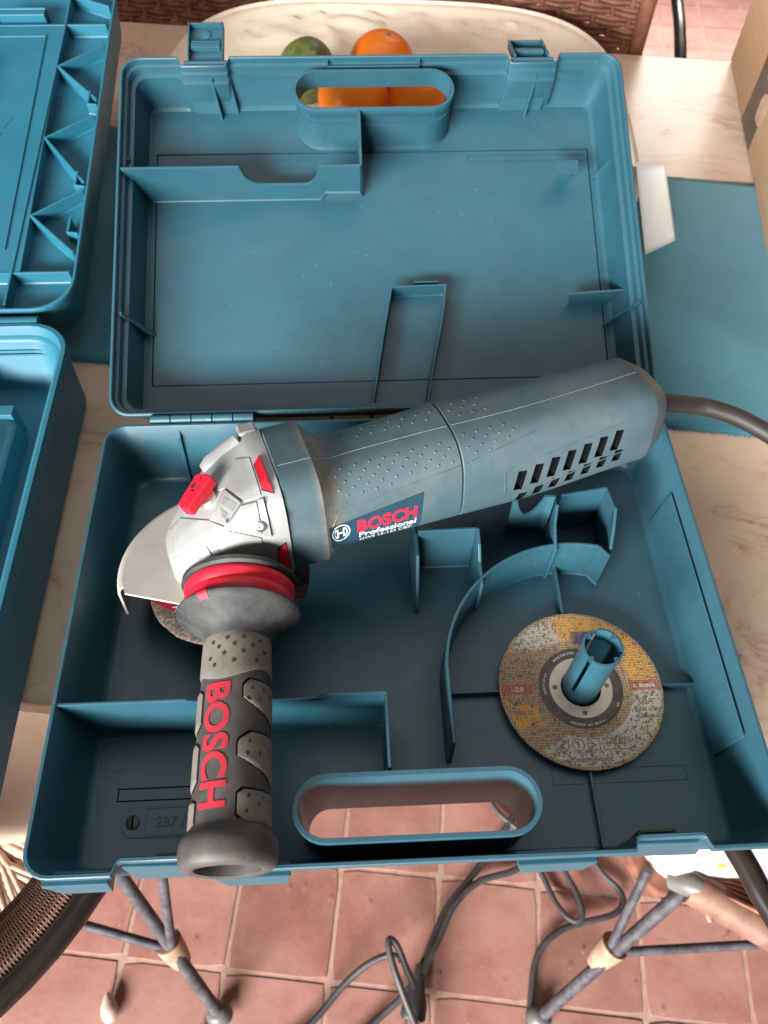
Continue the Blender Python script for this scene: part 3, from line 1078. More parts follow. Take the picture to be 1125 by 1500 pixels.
# latch housings (bays inside the front wall) and flaps
def latch(x0, x1, skew, ang, name):
    y1 = CD - .0085
    bay = loft([[(x0, y1, -.0105), (x1, y1, -.0105), (x1, y1 - .0048, -.0105), (x0, y1 - .0048, -.0105)],
                [(x0 + skew, y1 - .004, FD - .0004), (x1 + skew, y1 - .004, FD - .0004), (x1 + skew, y1 - .0145, FD - .0004), (x0 + skew, y1 - .0145, FD - .0004)]])
    lsub('latch_bay', bay, bev=.0008)
    xm = x0 + .60 * (x1 - x0)
    lsub('bay_rib', loft([[(xm - .001, y1 - .004, -.0105), (xm + .001, y1 - .004, -.0105), (xm + .001, y1 - .0088, -.0105), (xm - .001, y1 - .0088, -.0105)],
                          [(xm + skew - .001, y1 - .014, FD - .0004), (xm + skew + .001, y1 - .014, FD - .0004), (xm + skew + .001, y1 - .0225, FD - .0004), (xm + skew - .001, y1 - .0225, FD - .0004)]]), bev=.0003)
    # hinge bridge
    cx = (x0 + x1) / 2
    hw = (x1 - x0) / 2 - .0045
    lsub('latch_pin', tube([(cx - hw - .003, CD - .0040, -.0055), (cx + hw + .003, CD - .0040, -.0055)], .0030, 12), bev=0, sm=40)
    lsub('latch_bridge', box((cx, CD - .0064, -.0085), (2 * hw + .004, .0034, .0105)), bev=.0008)
    # flap: tray with side lips, turned about the pin
    FM = T(cx, CD - .0030, -.0055) @ RX(ang)
    Lf = .0440
    g = join(box((0, Lf / 2, -.0035), (2 * hw, Lf, .0018)),
             box((-hw + .0009, Lf / 2 + .001, .0008), (.0018, Lf - .002, .0068)), box((hw - .0009, Lf / 2 + .001, .0008), (.0018, Lf - .002, .0068)),
             box((0, Lf - .0009, .0004), (2 * hw - .0037, .0018, .0060)))
    f = lsub(name, g, FM, bev=.0006)
    obj('hook_bar', join(box((0, .0175, .0000), (2 * hw - .0042, .0060, .0052)), box((0, .0185, .0035), (2 * hw - .008, .0016, .002))), M_CASE, f, bevel=.0006) if False else None
    lsub('hook_bar', join(box((0, .0180, .0004), (2 * hw - .0060, .0062, .0058)), box((0, .0225, .0010), (2 * hw - .0060, .0014, .0040)), ), FM, bev=.0007)
    lsub('thumb_boss', lathe([(.0046, -.0028), (.0042, -.0016), (.0030, -.0014)], 20, FM @ T(0, .0345, 0)), bev=0, sm=40)


latch(-.1820, -.1390, .0040, radians(-2), 'latch_flap')
latch(.1330, .1765, -.0050, radians(-30), 'latch_flap')

# hinge knuckles between the shells
for c0 in (-.2036, .1160):
    for k in range(5):
        x = c0 + .01775 * k
        obj('hinge_knuckle', tube([(x + .0003, .0054, HB - .0012), (x + .0173, .0054, HB - .0012)], .0041, 14), M_CASE, case, bevel=.0004, sm=40)

# ------------------------------------------------------------------ second, bigger case on the left
C2D = .51
case2 = empty('tool_case', 'second open light teal tool case at the left edge with zigzag ribs in its lid', 'tool case', T(-.535, .118, .0048))
H2 = .0745


def b2(ins, r):
    return rr_path(.250 - ins, -C2D + ins, -ins, r)


rg = [(b2(.006, .032), 0), (b2(.004, .034), .002), (b2(.0030, .035), .058), (b2(.0005, .037), .0595), (b2(0, .038), .071), (b2(.0010, .038), H2), (b2(.0045, .036), H2), (b2(.0055, .035), .072),
      (b2(.0075, .033), .066), (b2(.0110, .030), .0645), (b2(.0125, .030), .062), (b2(.0165, .026), .010), (b2(.0200, .022), .006)]
base2 = weld(obj('base_shell', shell(rg), M_CASE2, case2, sm=38))


def s2(name, g, M=None, bev=.0006, par=None, sm=None):
    return obj(name, g, M_CASE2, par or base2, M, bevel=bev, sm=sm)


s2('inner_tray', loft([[(x, y, z) for x, y in p_] for p_, z in ((rr_path(.202, -.44, -.0740, .012), .0055), (rr_path(.200, -.438, -.0760, .012), .0300), (rr_path(.196, -.434, -.0800, .011), .0330))]), sm=38, bev=0)
s2('tray_ledge', prism([(.160, -.080), (.197, -.080), (.197, -.068), (.160, -.068)], .0055, .0380))
s2('wall_groove', join(box((.1960, -.0150, .0535), (.0480, .0016, .0016)), box((.1960, -.0160, .0495), (.0480, .0016, .0016))), bev=.0005)
s2('tray_rib', wall([(.1500, -.024), (.1600, -.070)], .002, .006, [.050, .036]))
for k in range(3):
    x = .2160 - .170 * k
    s2('hinge_barrel', tube([(x - .150, .0050, .0685), (x, .0050, .0685)], .0066, 14), par=case2, sm=40, bev=.0004)
L2T = radians(10)
l2M = Matrix(((1, 0, 0, -.005), (0, cos(L2T), -sin(L2T), -.0255), (0, sin(L2T), cos(L2T), .0680), (0, 0, 0, 1)))


def l2(ins, r):
    return rr_path(.250 - ins, .042 + ins, .53 - ins, r)


lr = [(l2(.010, .030), -.0540), (l2(.008, .032), -.0515), (l2(.0015, .036), -.005), (l2(0, .037), -.0040), (l2(0, .037), -.0008), (l2(.0006, .0365), 0), (l2(.0024, .036), 0), (l2(.0030, .0355), -.0008), (l2(.0050, .033), -.0165), (l2(.0075, .031), -.0188)]
lid2 = weld(obj('lid_shell', shell(lr), M_CASE2, case2, l2M, sm=38))
Zl = -.0190
XI, XO = .1960, .2440
par = lid2
s2('inner_wall', wall([(XI - .01, .052), (XI, .445), (XI, .515)], .0022, Zl, -.0030), par=par, bev=.0006)
s2('cross_wall', wall([(-.243, .4470), (.2415, .4470)], .0022, Zl, -.0040), par=par)
s2('cross_wall', wall([(-.243, .0900), (.2415, .0900)], .0022, Zl, -.0040), par=par)
for va, vm, vb in ((.4130, .3770, .3280), (.3020, .2680, .2070), (.1950, .1610, .1150)):
    s2('zigzag_rib', wall([(.2420, va), (XI, vm), (.2420, vb)], .0024, Zl, [-.004, -.0030, -.005], 1.2), par=par)
s2('zigzag_rib', wall([(.2420, .478), (XI, .500)], .0024, Zl, -.0040), par=par)
for v in (.322, .2040, .1420):
    s2('rim_clip', wall([(.2350, v + .016), (.2330, v), (.2440, v - .003)], .0022, Zl, [-.003, -.006, -.005]), par=par)
s2('raised_field', join(prism(rr_path(XI - .0012, .0912, .4458, .003), Zl - .0004, -.0046), prism([(.176, .118), (.1772, .118), (.1772, .428), (.176, .428)], -.0048, -.0030), prism([(-.19, .4268), (.176, .4268), (.176, .428), (-.19, .428)], -.0048, -.0032)), par=par, bev=.0008)
s2('latch_bar', join(box((.145, .4640, -.008), (.052, .008, .014)), box((.145, .4720, -.010), (.052, .003, .018))), par=par, bev=.001)
s2('dark_block', box((.100, .330, .0040), (.022, .075, .020)), par=par, bev=.002)
s2('moulded_mark', join(bar((.150, .285, -.0044), (.157, .297, -.0044), .0012, .0010), bar((.146, .272, -.0044), (.149, .277, -.0044), .0012, .0010)), par=par, bev=0)

# ------------------------------------------------------------------ spare disc on the peg
disc = empty('grinding_disc', 'worn orange and grey abrasive disc slotted over the peg inside the case', 'grinding disc', T(.1385, -.2285, .0152))


def cut_ring(r0, r1, zb, zt, n=72, rag=0.0):
    rings = []
    for rr, z in ((r0, zb), (r0, zt), (r1 - .0006, zt), (r1, zt - .0006), (r1, zb)):
        rings.append([((rr + (rag * noise.noise((cos(2 * pi * i / n) * 9, sin(2 * pi * i / n) * 9, z * 200)) if rr > .05 else 0)) * cos(2 * pi * i / n), (rr + (rag * noise.noise((cos(2 * pi * i / n) * 9, sin(2 * pi * i / n) * 9, z * 200)) if rr > .05 else 0)) * sin(2 * pi * i / n), z) for i in range(n)])
    rings.append(rings[0])
    return loft(rings, False, False)


prof = [(.0154, -.0016), (.0154, .0004), (.0270, .0004), (.0385, .0016), (.0610, .0016), (.0626, .0010), (.0627, -.0010), (.0615, -.0018), (.0154, -.0018)]
rings = []
n = 96
for r_, z_ in prof:
    rings.append([((r_ + (.0006 * noise.noise((i * .9, z_ * 300, 2)) if r_ > .06 else 0)) * cos(2 * pi * i / n), (r_ + (.0006 * noise.noise((i * .9, z_ * 300, 2)) if r_ > .06 else 0)) * sin(2 * pi * i / n), z_) for i in range(n)])
obj('abrasive_body', loft(rings, False, False), M_DISC, disc, sm=40)
obj('paper_label', lathe([(.0236, .0005), (.0236, .0009), (.0315, .0012), (.0322, .0010)], 72, None, (False, False)), M_DISCRING, disc, sm=40)
obj('centre_ring', lathe([(.0154, .0002), (.0154, .0014), (.0240, .0014), (.0244, .0008)], 72, None, (False, False)), M_TIN, disc, sm=40)
for a in (-92, 2, 178, 90):
    obj('ring_hole', lathe([(.0019, .0012), (.0019, .00152), (.0002, .00153)], 16, T(.0200 * cos(radians(a)), .0200 * sin(radians(a)), 0)), M_BARK, disc)


def arc_text(s, size, r, a_mid, inward=True, mat=M_WHITEPRINT, z=.0014, name='ring_print', sp=1.05, bold=.00003):
    g = text_geo(s, size, 0, bold, 1.0, sp, 'CENTER')
    vv = []
    for x, y, zz in g[0]:
        if inward:   # reads along the bottom of the ring
            a = radians(a_mid) + x / r
            rr = r - y
        else:
            a = radians(a_mid) - x / r
            rr = r + y
        vv.append((rr * cos(a), rr * sin(a), z + max(0, rr - .0236) * .04))
    return obj(name, (vv, g[1]), mat, disc)


arc_text('ABRASIVE  mm  MAX R-1', .0026, .0302, -88)
arc_text('SAFETY 80 m/s', .0026, .0274, 172, False)
arc_text('MADE FOR STEEL', .0024, .0274, 110, False)
arc_text('m/s', .0026, .0302, -30)
zt = .00185


def flat_text(s, size, x, y, mat, bold=.0001, sx=1.0, name='worn_print', rot=0):
    return obj(name, xf(text_geo(s, size, 0, bold, sx, 1.0), T(x, y, zt) @ RZ(rot)), mat, disc)


M_PRINTDK = plain('brown_worn_print', (0.17, 0.115, 0.085), 0.8, c2=(0.42, 0.36, 0.28), vscale=420, lo=0.45, hi=0.6, bstr=0)
M_PRINTWH = plain('white_worn_print', (0.70, 0.66, 0.60), 0.8, c2=(0.40, 0.22, 0.18), vscale=420, lo=0.5, hi=0.66, bstr=0)
flat_text('c. 6cm/s', .0050, .0400, -.0017, M_PRINTWH, .00015)
flat_text('1-2.0', .0050, -.0545, -.0017, M_PRINTWH, .00015)
flat_text('Nº 42', .0068, .0120, .0385, M_PRINTWH, .0003)
flat_text('USA', .0060, .0415, -.0150, M_PRINTDK)
flat_text('INOX ACERO', .0034, .0380, -.0205, M_PRINTDK)
flat_text('ALUMINIUM', .0034, .0370, -.0255, M_PRINTDK)
flat_text('EN 12413', .0034, -.0120, -.0505, M_PRINTDK)
flat_text('USE IN RANGE', .0042, -.0140, -.0565, M_PRINTDK)
flat_text('MADE', .0050, -.0540, -.0125, M_PRINTDK)
flat_text('TYPE 42', .0042, -.0545, -.0200, M_PRINTDK)
flat_text('125', .0080, -.0440, .0180, M_PRINTDK, .0003)
icons = []
for k in range(5):
    cx, cy = -.0215 + .0115 * k, -.0440
    if k < 2:
        icons.append(xf(ringg(.0040, .0046, 0, .0001, T(cx, cy, 0)), T(0, 0, zt - .0001)))
    else:
        icons.append(xf(frame(cx - .0042, cx + .0042, cy - .0042, cy + .0042, 0, .0005, .0001), T(0, 0, zt)))
    icons.append(box((cx, cy, zt), (.0050, .0007, .0001), T(cx, cy, 0) @ RZ(.6 + k) @ T(-cx, -cy, 0)))
    icons.append(box((cx, cy + .001, zt), (.0007, .0040, .0001), T(cx, cy, 0) @ RZ(.3 * k) @ T(-cx, -cy, 0)))
obj('pictogram', join(*icons), M_PRINTDK, disc)

# ------------------------------------------------------------------ angle grinder
GX = Vector((.96056, .27711, -.02299)).normalized()
GY = Vector((-.27572, .9385, -.20786))
GY = (GY - GX * GX.dot(GY)).normalized()
GZ = GX.cross(GY)
GM = Matrix((GX, GY, GZ)).transposed().to_4x4()
GM.translation = (-.08615, -.11878, .1150)
gr = empty('angle_grinder', 'dusty blue and silver angle grinder lying across the open case', 'angle grinder', GM)


def sect(x, wy, zt_, zb, p=3.0, cy=0, n=44):
    P = []
    for k in range(n):
        t = 2 * pi * (k + .5) / n
        c, s = cos(t), sin(t)
        yy = wy * math.copysign(abs(c) ** (2 / p), c)
        h = (zt_ - zb) / 2
        zz = (zt_ + zb) / 2 + h * math.copysign(abs(s) ** (2 / p), s)
        P.append((x, cy + yy, zz))
    return P


FL = (.0033, .0034)


def sec2(x, a, cy, cz, p):
    return sect(x, a, cz + a, cz - a, p, cy)


def bvh_of(g):
    return BVHTree.FromPolygons([Vector(p) for p in g[0]], g[1])


ND = Vector((0, -.726, .683))
SD = Vector((0, .683, .726))


def on(bvh, x, s, off=.0004):
    o_ = Vector((x, 0, 0)) + SD * s + ND * .2
    h = bvh.ray_cast(o_, -ND)
    if h[0] is None:
        return None, ND
    nn = h[1] if h[1].dot(ND) > 0 else -h[1]
    return h[0] + nn * off, nn


# motor housing (flange, neck, barrel)
mh = [sec2(.0004, .0425, .0033, .0034, 4.4), sec2(.0014, .0437, .0033, .0034, 4.2), sec2(.0262, .0440, .0033, .0034, 4.2), sec2(.0276, .0432, .0033, .0034, 4.1), sec2(.0320, .0395, .0024, .0024, 3.5), sec2(.0390, .0372, .0012, .0012, 3.1), sec2(.050, .0368, .0006, .0006, 3.0),
      sec2(.075, .0376, .0010, .0010, 3.0), sec2(.100, .0384, .0016, .0016, 3.0), sec2(.122, .0391, .0021, .0021, 3.0), sec2(.1292, .0392, .0022, .0022, 3.0), sec2(.1298, .0386, .0022, .0022, 3.0)]
mhg = loft(mh)
housing = obj('motor_housing', mhg, M_BODY, gr, sm=28)
bv1 = bvh_of(mhg)
obj('joint_ring', loft([sec2(.1290, .0378, .0022, .0022, 3.0), sec2(.1320, .0378, .0022, .0022, 3.0)]), M_DARK, gr, sm=40)
rh = [sec2(.1308, .0386, .0022, .0022, 3.0), sec2(.1314, .0392, .0022, .0022, 3.0), sec2(.150, .0392, .0020, .0020, 3.0), sec2(.180, .0390, .0018, .0022, 3.1), sec2(.210, .0384, .0022, .0030, 3.2), sec2(.245, .0370, .0030, .0042, 3.3), sec2(.275, .0360, .0040, .0050, 3.5), sec2(.2905, .0354, .0044, .0050, 3.8),
      sec2(.2915, .0350, .0044, .0050, 3.8), sec2(.3055, .0272, .0046, .0052, 3.6), sec2(.3064, .0260, .0046, .0052, 3.5)]
rhg = loft(rh)
rear = obj('rear_handle', rhg, M_BODY, gr, sm=28)
bv2 = bvh_of(rhg)
# vent slots cut into the rear handle
cut = []
for k in range(7):
    t = k / 6
    x, s = .1762 + t * .0812, -.0262 + t * .0112
    P_, n_ = on(bv2, x, s, 0)
    tx = (GX * 0 + Vector((1, 0, 0)))
    ty = n_.cross(tx).normalized()
    M = Matrix((tx, ty, n_)).transposed().to_4x4()
    M.translation = P_
    cut.append(box((0, 0, 0), (.0072, .0185, .022), M @ RZ(radians(-9))))
    x2, s2_ = x + .0034, s - .0128 + .0002 * k
    P_, n_ = on(bv2, x2, s2_, 0)
    if P_ is not None and n_.dot(ND) > .12:
        ty = n_.cross(tx).normalized()
        M = Matrix((tx, ty, n_)).transposed().to_4x4()
        M.translation = P_
        cut.append(box((0, 0, 0), (.0070, .0110, .008), M @ RZ(radians(-9))))
cutter = obj('cutter', join(*cut), M_BLACK, gr)  # its black carries over to the slot walls as painted shade
bo = rear.modifiers.new('cut', 'BOOLEAN')
bo.object, bo.operation, bo.solver, bo.material_mode = cutter, 'DIFFERENCE', 'EXACT', 'TRANSFER'
bpy.context.view_layer.update()
dg = bpy.context.evaluated_depsgraph_get()
nm = bpy.data.meshes.new_from_object(rear.evaluated_get(dg))
rear.modifiers.clear()
rear.data = nm
nm.set_sharp_from_angle(angle=radians(28))
bpy.data.objects.remove(cutter)
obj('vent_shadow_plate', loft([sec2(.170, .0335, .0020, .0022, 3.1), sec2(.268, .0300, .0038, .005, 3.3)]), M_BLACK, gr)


def patch(bvh, quad, nu, nv, off, corner=0.0):
    """conformal patch over quad of (x,s): p00,p10,p11,p01"""
    P = []
    (a, b, c, d) = [Vector(q) for q in quad]
    for j in range(nv + 1):
        for i in range(nu + 1):
            u, v = i / nu, j / nv
            q = (a * (1 - u) + b * u) * (1 - v) + (d * (1 - u) + c * u) * v
            p_, n_ = on(bvh, q.x, q.y, off)
            P.append(tuple(p_) if p_ else (q.x, 0, 0))
    F_ = [(j * (nu + 1) + i, j * (nu + 1) + i + 1, (j + 1) * (nu + 1) + i + 1, (j + 1) * (nu + 1) + i) for j in range(nv) for i in range(nu)]
    return P, F_


# recessed-looking vent field rim: thin raised ledge lines
def ridge(bvh, pts, r=.0005, k=10, off=.0):
    P = []
    for q in smooth([(a, b, 0) for a, b in pts], k):
        p_, n_ = on(bvh, q.x, q.y, off)
        if p_ is not None:
            P.append(p_)
    return tube(P, r, 6)


obj('vent_rim', join(ridge(bv2, [(.165, -.0330), (.1635, -.020), (.1690, -.0155), (.215, -.0095), (.262, -.0030)], .0006), ridge(bv2, [(.176, -.0355), (.222, -.0300), (.268, -.0240)], .0005)), M_BODY, gr, sm=60)
# seam and soft-grip edge lines
M_SEAM = plain('pale_scuffed_seam', (0.27, 0.30, 0.31), 0.6)
obj('seam_line', ridge(bv1, [(.003, .0262), (.014, .0262), (.026, .0262), (.040, .0235), (.060, .0245), (.100, .0255), (.1285, .0258)], .00028, 10, -.0001), M_SEAM, gr)
obj('seam_line', ridge(bv2, [(.132, .0258), (.18, .0262), (.24, .0290), (.290, .0325)], .00028, 12, -.0001), M_SEAM, gr)
obj('grip_edge', ridge(bv1, [(.0290, -.0280), (.0350, -.0190), (.0420, -.0150), (.080, -.0098), (.1285, -.0045)], .00045), M_BODY, gr, sm=60)
obj('grip_edge', ridge(bv2, [(.132, -.0040), (.160, .0010), (.190, .0065)], .0004), M_BODY, gr, sm=60)
# grip bumps
bumps = []


def bump_at(bvh, x, s, r=.0012):
    p_, n_ = on(bvh, x, s, 0)
    if p_ is None:
        return
    q = n_.to_track_quat('Z', 'Y').to_matrix().to_4x4()
    q.translation = p_
    bumps.append(lathe([(r, -.0002), (r * .85, r * .20), (r * .45, r * .36), (r * .05, r * .40)], 8, q, (False, True)))


row = 0
s = -.0105
while s < .0440:
    x = .0400 + (.0052 if row % 2 else 0)
    while x < .128:
        lim = -.0125 + (x - .04) * .10
        fade = s < lim + .0015 or (s > .012 and s < .031 and x < .1285 and (x < .07 or s > .016) and s < .030 and not (s < .0165))
        if s > lim + .003 and not fade:
            bump_at(bv1, x, s)
        x += .0104
    s += .0050
    row += 1
row = 0
s = -.0030
while s < .046:
    x = .1370 + (.0052 if row % 2 else 0)
    end = .150 + (s + .003) * 2.2 if s < .018 else (.0 if s < .031 else .166)
    while x < min(end, .178):
        if s > -.0045 + (x - .132) * .18:
            bump_at(bv2, x, s, .00115)
        x += .0104
    s += .0050
    row += 1
o = obj('grip_bumps', join(*bumps), M_BODY, gr, sm=60)
o['kind'] = 'stuff'
# label with lettering
lq = [(.0285, -.0405), (.0968, -.0395), (.0995, -.0160), (.0272, -.0250)]
obj('name_label', patch(bv1, lq, 24, 12, .0005), M_LABEL, gr, sm=60)


def wrap_text(bvh, s, size, bold, p0, p1, up, mat, name, off=.0009, sx=1.0, space=1.0):
    """lay text so that its baseline runs p0 -> p1 in (x,s) and its cap height runs along up"""
    g = text_geo(s, 1.0, 0, bold, 1.0, space)
    xs_ = [q[0] for q in g[0]]
    x0_, x1_ = min(xs_), max(xs_)
    ys_ = [q[1] for q in g[0]]
    cap = 0.70
    p0, p1, up = Vector(p0), Vector(p1), Vector(up)
    vv = []
    for x, y, z in g[0]:
        q = p0 + (p1 - p0) * ((x - x0_) / (x1_ - x0_)) + up * (y / cap)
        p_, n_ = on(bvh, q.x, q.y, off)
        vv.append(tuple(p_))
    return obj(name, (vv, g[1]), mat, gr)


wrap_text(bv1, 'BOSCH', 1, .035, (.0490, -.0322), (.0940, -.0318), (.0006, .0080), M_REDPRINT, 'brand_lettering', space=1.05)
wrap_text(bv1, 'Professional', 1, .018, (.0500, -.0362), (.0935, -.0362), (.0003, .0033), M_WHITEPRINT, 'brand_lettering')
wrap_text(bv1, 'GWS 15-125 CIEP', 1, 0, (.0505, -.0388), (.0905, -.0388), (.0002, .0018), M_WHITEPRINT, 'model_lettering')
lg = []
LC = Vector((.0364, -.0296))


def ring2(r0, r1, a0, a1, n):
    P, F_ = [], []
    for k in range(n + 1):
        a = a0 + (a1 - a0) * k / n
        for r in (r0, r1):
            P.append((r * cos(a), r * sin(a)))
    for k in range(n):
        F_.append((2 * k, 2 * k + 1, 2 * k + 3, 2 * k + 2))
    return P, F_


def flat_box(x0, x1, y0, y1):
    return [(x0, y0), (x1, y0), (x1, y1), (x0, y1)], [(0, 1, 2, 3)]


for P, F_ in (ring2(.88, 1.0, 0, 2 * pi, 40), ring2(.58, .74, radians(50), radians(130), 0 or 8) if False else ring2(.60, .74, radians(-52), radians(52), 10), ring2(.60, .74, radians(128), radians(232), 10),
              flat_box(-.40, -.24, -.56, .56), flat_box(.24, .40, -.56, .56), flat_box(-.24, .24, -.10, .10)):
    vv = []
    for a, b in P:
        p_, n_ = on(bv1, LC.x + a * .0073, LC.y + b * .0056 + a * .0006, .0009)
        vv.append(tuple(p_))
    lg.append((vv, F_))
obj('brand_emblem', join(*lg), M_WHITEPRINT, gr)


# gear head
def csect(x, wy, zt_, zb, c):
    """chamfered cross-section, a two-step chamfer of size c"""
    h = []
    k = c * .35
    quad = [(wy, zt_, 1, 1), (-wy, zt_, -1, 1), (-wy, zb, -1, -1), (wy, zb, 1, -1)]
    P = []
    for cy, cz, sy, sz in quad:
        pts = [(cy, cz - sz * c), (cy - sy * k * .7, cz - sz * c * .42), (cy - sy * c * .42, cz - sz * k * .7), (cy - sy * c, cz)]
        if (sy, sz) in ((-1, 1), (1, -1)):
            pts = pts[::-1]
        P += [(x, a, b) for a, b in pts]
    return P


hs = [(-.0002, .0455, .0458, -.040, .018, .0030), (-.0120, .0450, .0450, -.042, .018, .0030), (-.0145, .0435, .0430, -.043, .0185, .002), (-.030, .0418, .0375, -.045, .020, .001), (-.045, .0400, .0295, -.046, .021, -.001), (-.058, .0352, .0205, -.046, .020, -.003),
      (-.070, .0275, .0105, -.045, .017, -.004), (-.079, .0180, .0000, -.042, .011, -.005), (-.0835, .0110, -.008, -.036, .006, -.005)]
hg = loft([[(q[0], q[1] + cy, q[2]) for q in csect(x, wy_, zt_, zb, c)] for x, wy_, zt_, zb, c, cy in hs])
head = obj('gear_head', hg, M_SILVER, gr, sm=48)
bv3 = bvh_of(hg)


def slab(name, poly, h, mat=M_SILVER, bev=.0007):
    """a raised plate on the head casting: outline in (x,s), proud by h"""
    bm = bmesh.new()
    bm.faces.new([bm.verts.new((a, b, 0)) for a, b in poly])
    bmesh.ops.triangulate(bm, faces=bm.faces)
    for _ in range(5):
        le = [e for e in bm.edges if e.calc_length() > .0045]
        if not le:
            break
        bmesh.ops.subdivide_edges(bm, edges=le, cuts=1)
        bmesh.ops.triangulate(bm, faces=[q for q in bm.faces if len(q.verts) > 3])
    bm.verts.index_update()
    top, low = [], []
    for v in bm.verts:
        p_, n_ = on(bv3, v.co.x, v.co.y, 0)
        if p_ is None:
            p_ = Vector((v.co.x, 0, 0)) + SD * v.co.y + ND * .0
        top.append(tuple(p_ + ND * h))
        low.append(tuple(p_ - ND * .0015))
    nT = len(top)
    f = [tuple(v.index for v in q.verts) for q in bm.faces]
    for e in bm.edges:
        if e.is_boundary:
            i, j = e.verts[0].index, e.verts[1].index
            f.append((i, j, j + nT, i + nT))
    bm.free()
    return obj(name, (top + low, f), mat, gr, bevel=bev, seg=2, sm=48)


slab('head_panel', [(-.0240, .0075), (-.0130, .0088), (-.0128, .0370), (-.0225, .0388), (-.0421, .0190), (-.0345, .0200)], .0013)
slab('head_panel', [(-.0690, .0082), (-.0500, .0015), (-.0415, -.0052), (-.0600, -.0115), (-.0800, -.0150), (-.0790, .0020)], .0016)
slab('head_panel', [(-.0278, .0058), (-.0172, .0060), (-.0182, -.0170), (-.0395, -.0060)], .0022)
slab('head_rim', [(-.0166, .0066), (-.0128, .0070), (-.0124, -.0200), (-.0180, -.0180)], .0030)
slab('head_step', [(-.0805, -.0180), (-.0600, -.0135), (-.0560, -.0150), (-.0530, -.0250), (-.0785, -.0296)], .0012)
slab('head_step', [(-.0780, -.0312), (-.0552, -.0294), (-.0440, -.0340), (-.0766, -.0405)], .0010)
slab('head_panel', [(-.0396, -.0085), (-.0188, -.0190), (-.0205, -.0300), (-.0450, -.0250), (-.0500, -.0150)], .0010)
slab('logo_facet', [(-.0350, .0199), (-.0267, .0078), (-.0401, -.0047), (-.0499, .0016)], .0030)
M_GREYF = plain('grey_facet', (0.20, 0.21, 0.22), 0.5)
slab('logo_window', [(-.0360, .0145), (-.0293, .0072), (-.0336, .0028), (-.0392, .0100)], .0033, M_GREYF, .0002)
slab('logo_window', [(-.0408, .0078), (-.0368, .0026), (-.0396, -.0010), (-.0416, .0020)], .0033, M_GREYF, .0002)
p_, n_ = on(bv3, -.0178, -.0098, .0022)
q = n_.to_track_quat('Z', 'Y').to_matrix().to_4x4()
q.translation = p_
obj('head_screw', lathe([(.0042, -.001), (.0040, .0014), (.0030, .0020), (.0014, .0020), (.0012, .0008)], 20, q), M_CHROME, gr, sm=35)
obj('head_boss', tube([(-.0440, .0275, .0215), (-.0425, .0280, .0225), (-.0380, .0292, .0258), (-.0150, .0345, .0355)], [.0030, .0075, .0088, .0092], 20), M_SILVER, gr, sm=40)
obj('corner_lug', box((-.0085, .0405, .0385), (.0140, .0130, .0120), None), M_SILVER, gr, bevel=.0018, seg=2)
# red wedge clips, each with a dark surround
for quad in ([(-.0115, .0125), (-.0050, .0085), (-.0062, .0360), (-.0115, .0300)], [(-.0098, -.0430), (-.0030, -.0455), (-.0042, -.0262), (-.0100, -.0296)]):
    cx = sum(a for a, b in quad) / 4
    cs = sum(b for a, b in quad) / 4
    big = [(cx + (a - cx) * 1.16, cs + (b - cs) * 1.06) for a, b in quad]
    obj('clip_gasket', patch(bv3, big, 4, 10, .0006), M_DARK, gr)
    g1 = patch(bv3, quad, 4, 10, .0016)
    obj('red_clip', g1, M_RED, gr, sm=50)
    mid = [(cx + (a - cx) * .30, cs + (b - cs) * .80) for a, b in quad]
    obj('red_clip', patch(bv3, mid, 2, 8, .0030), M_RED, gr, sm=50)
# red spindle lock lever on top of the head
e0 = Vector((-.0665, -.0150, .0290))
e1 = Vector((-.0415, .0090, .0390))
ex = (e1 - e0).normalized()
ez = Vector((-.28, .10, 1)).normalized()
ey = ez.cross(ex).normalized()
ez = ex.cross(ey)
LM = Matrix((ex, ey, ez)).transposed().to_4x4()
LM.translation = (e0 + e1) / 2 + Vector((.0005, -.0030, 0))
LM = LM @ Matrix.Diagonal((.80, .92, 1.25, 1))
obj('lock_lever', join(prism([(-.0180, -.0070), (.0165, -.0085), (.0190, -.0020), (.0170, .0085), (-.0150, .0070), (-.0190, .0010)], -.0030, .0034)), M_RED, gr, LM, bevel=.0012, seg=2)
obj('lever_detail', join(box((-.0060, .001, .0036), (.0100, .0040, .0010)), box((.0100, .001, .0036), (.0050, .0020, .0010))), M_RED, gr, LM, bevel=.0003)
obj('lever_slot', box((.0040, .0030, .0037), (.0042, .0024, .0006)), M_DARK, gr, LM)
obj('lever_base', lathe([(.0100, -.0130), (.0090, -.0030), (.0065, -.0028)], 28, LM @ T(.002, -.0030, 0)), M_CHROME, gr, sm=40)
# guard: collar + half disc with a turned-down skirt
SP = Vector((-.046, .003, 0))
ga0, ga1 = radians(28), radians(180)
n = 40
gp = [(.0770, -.0478), (.0795, -.0482), (.0817, -.0500), (.0825, -.0540), (.0822, -.0790), (.0806, -.0790), (.0808, -.0545), (.0798, -.0515), (.0770, -.0496)]
rings = [[(SP.x + r * cos(ga0 + (ga1 - ga0) * k / n), SP.y + .003 + r * sin(ga0 + (ga1 - ga0) * k / n), z) for r, z in gp] for k in range(n + 1)]
obj('disc_guard', loft(rings), M_STEEL, gr, sm=40)
ap_ = [(SP.x + .0770 * cos(ga0 + (ga1 - ga0) * k / n), SP.y + .003 + .0770 * sin(ga0 + (ga1 - ga0) * k / n)) for k in range(n + 1)]
obj('guard_plate', prism(ap_ + [(-.1225, -.0010), (-.046, -.050), (-.010, -.040)], -.0496, -.0478), M_STEEL, gr)
obj('guard_collar', lathe([(.034, -.0530), (.0345, -.0400), (.031, -.038)], 40, T(SP.x, SP.y, 0)), M_STEEL, gr, sm=40)
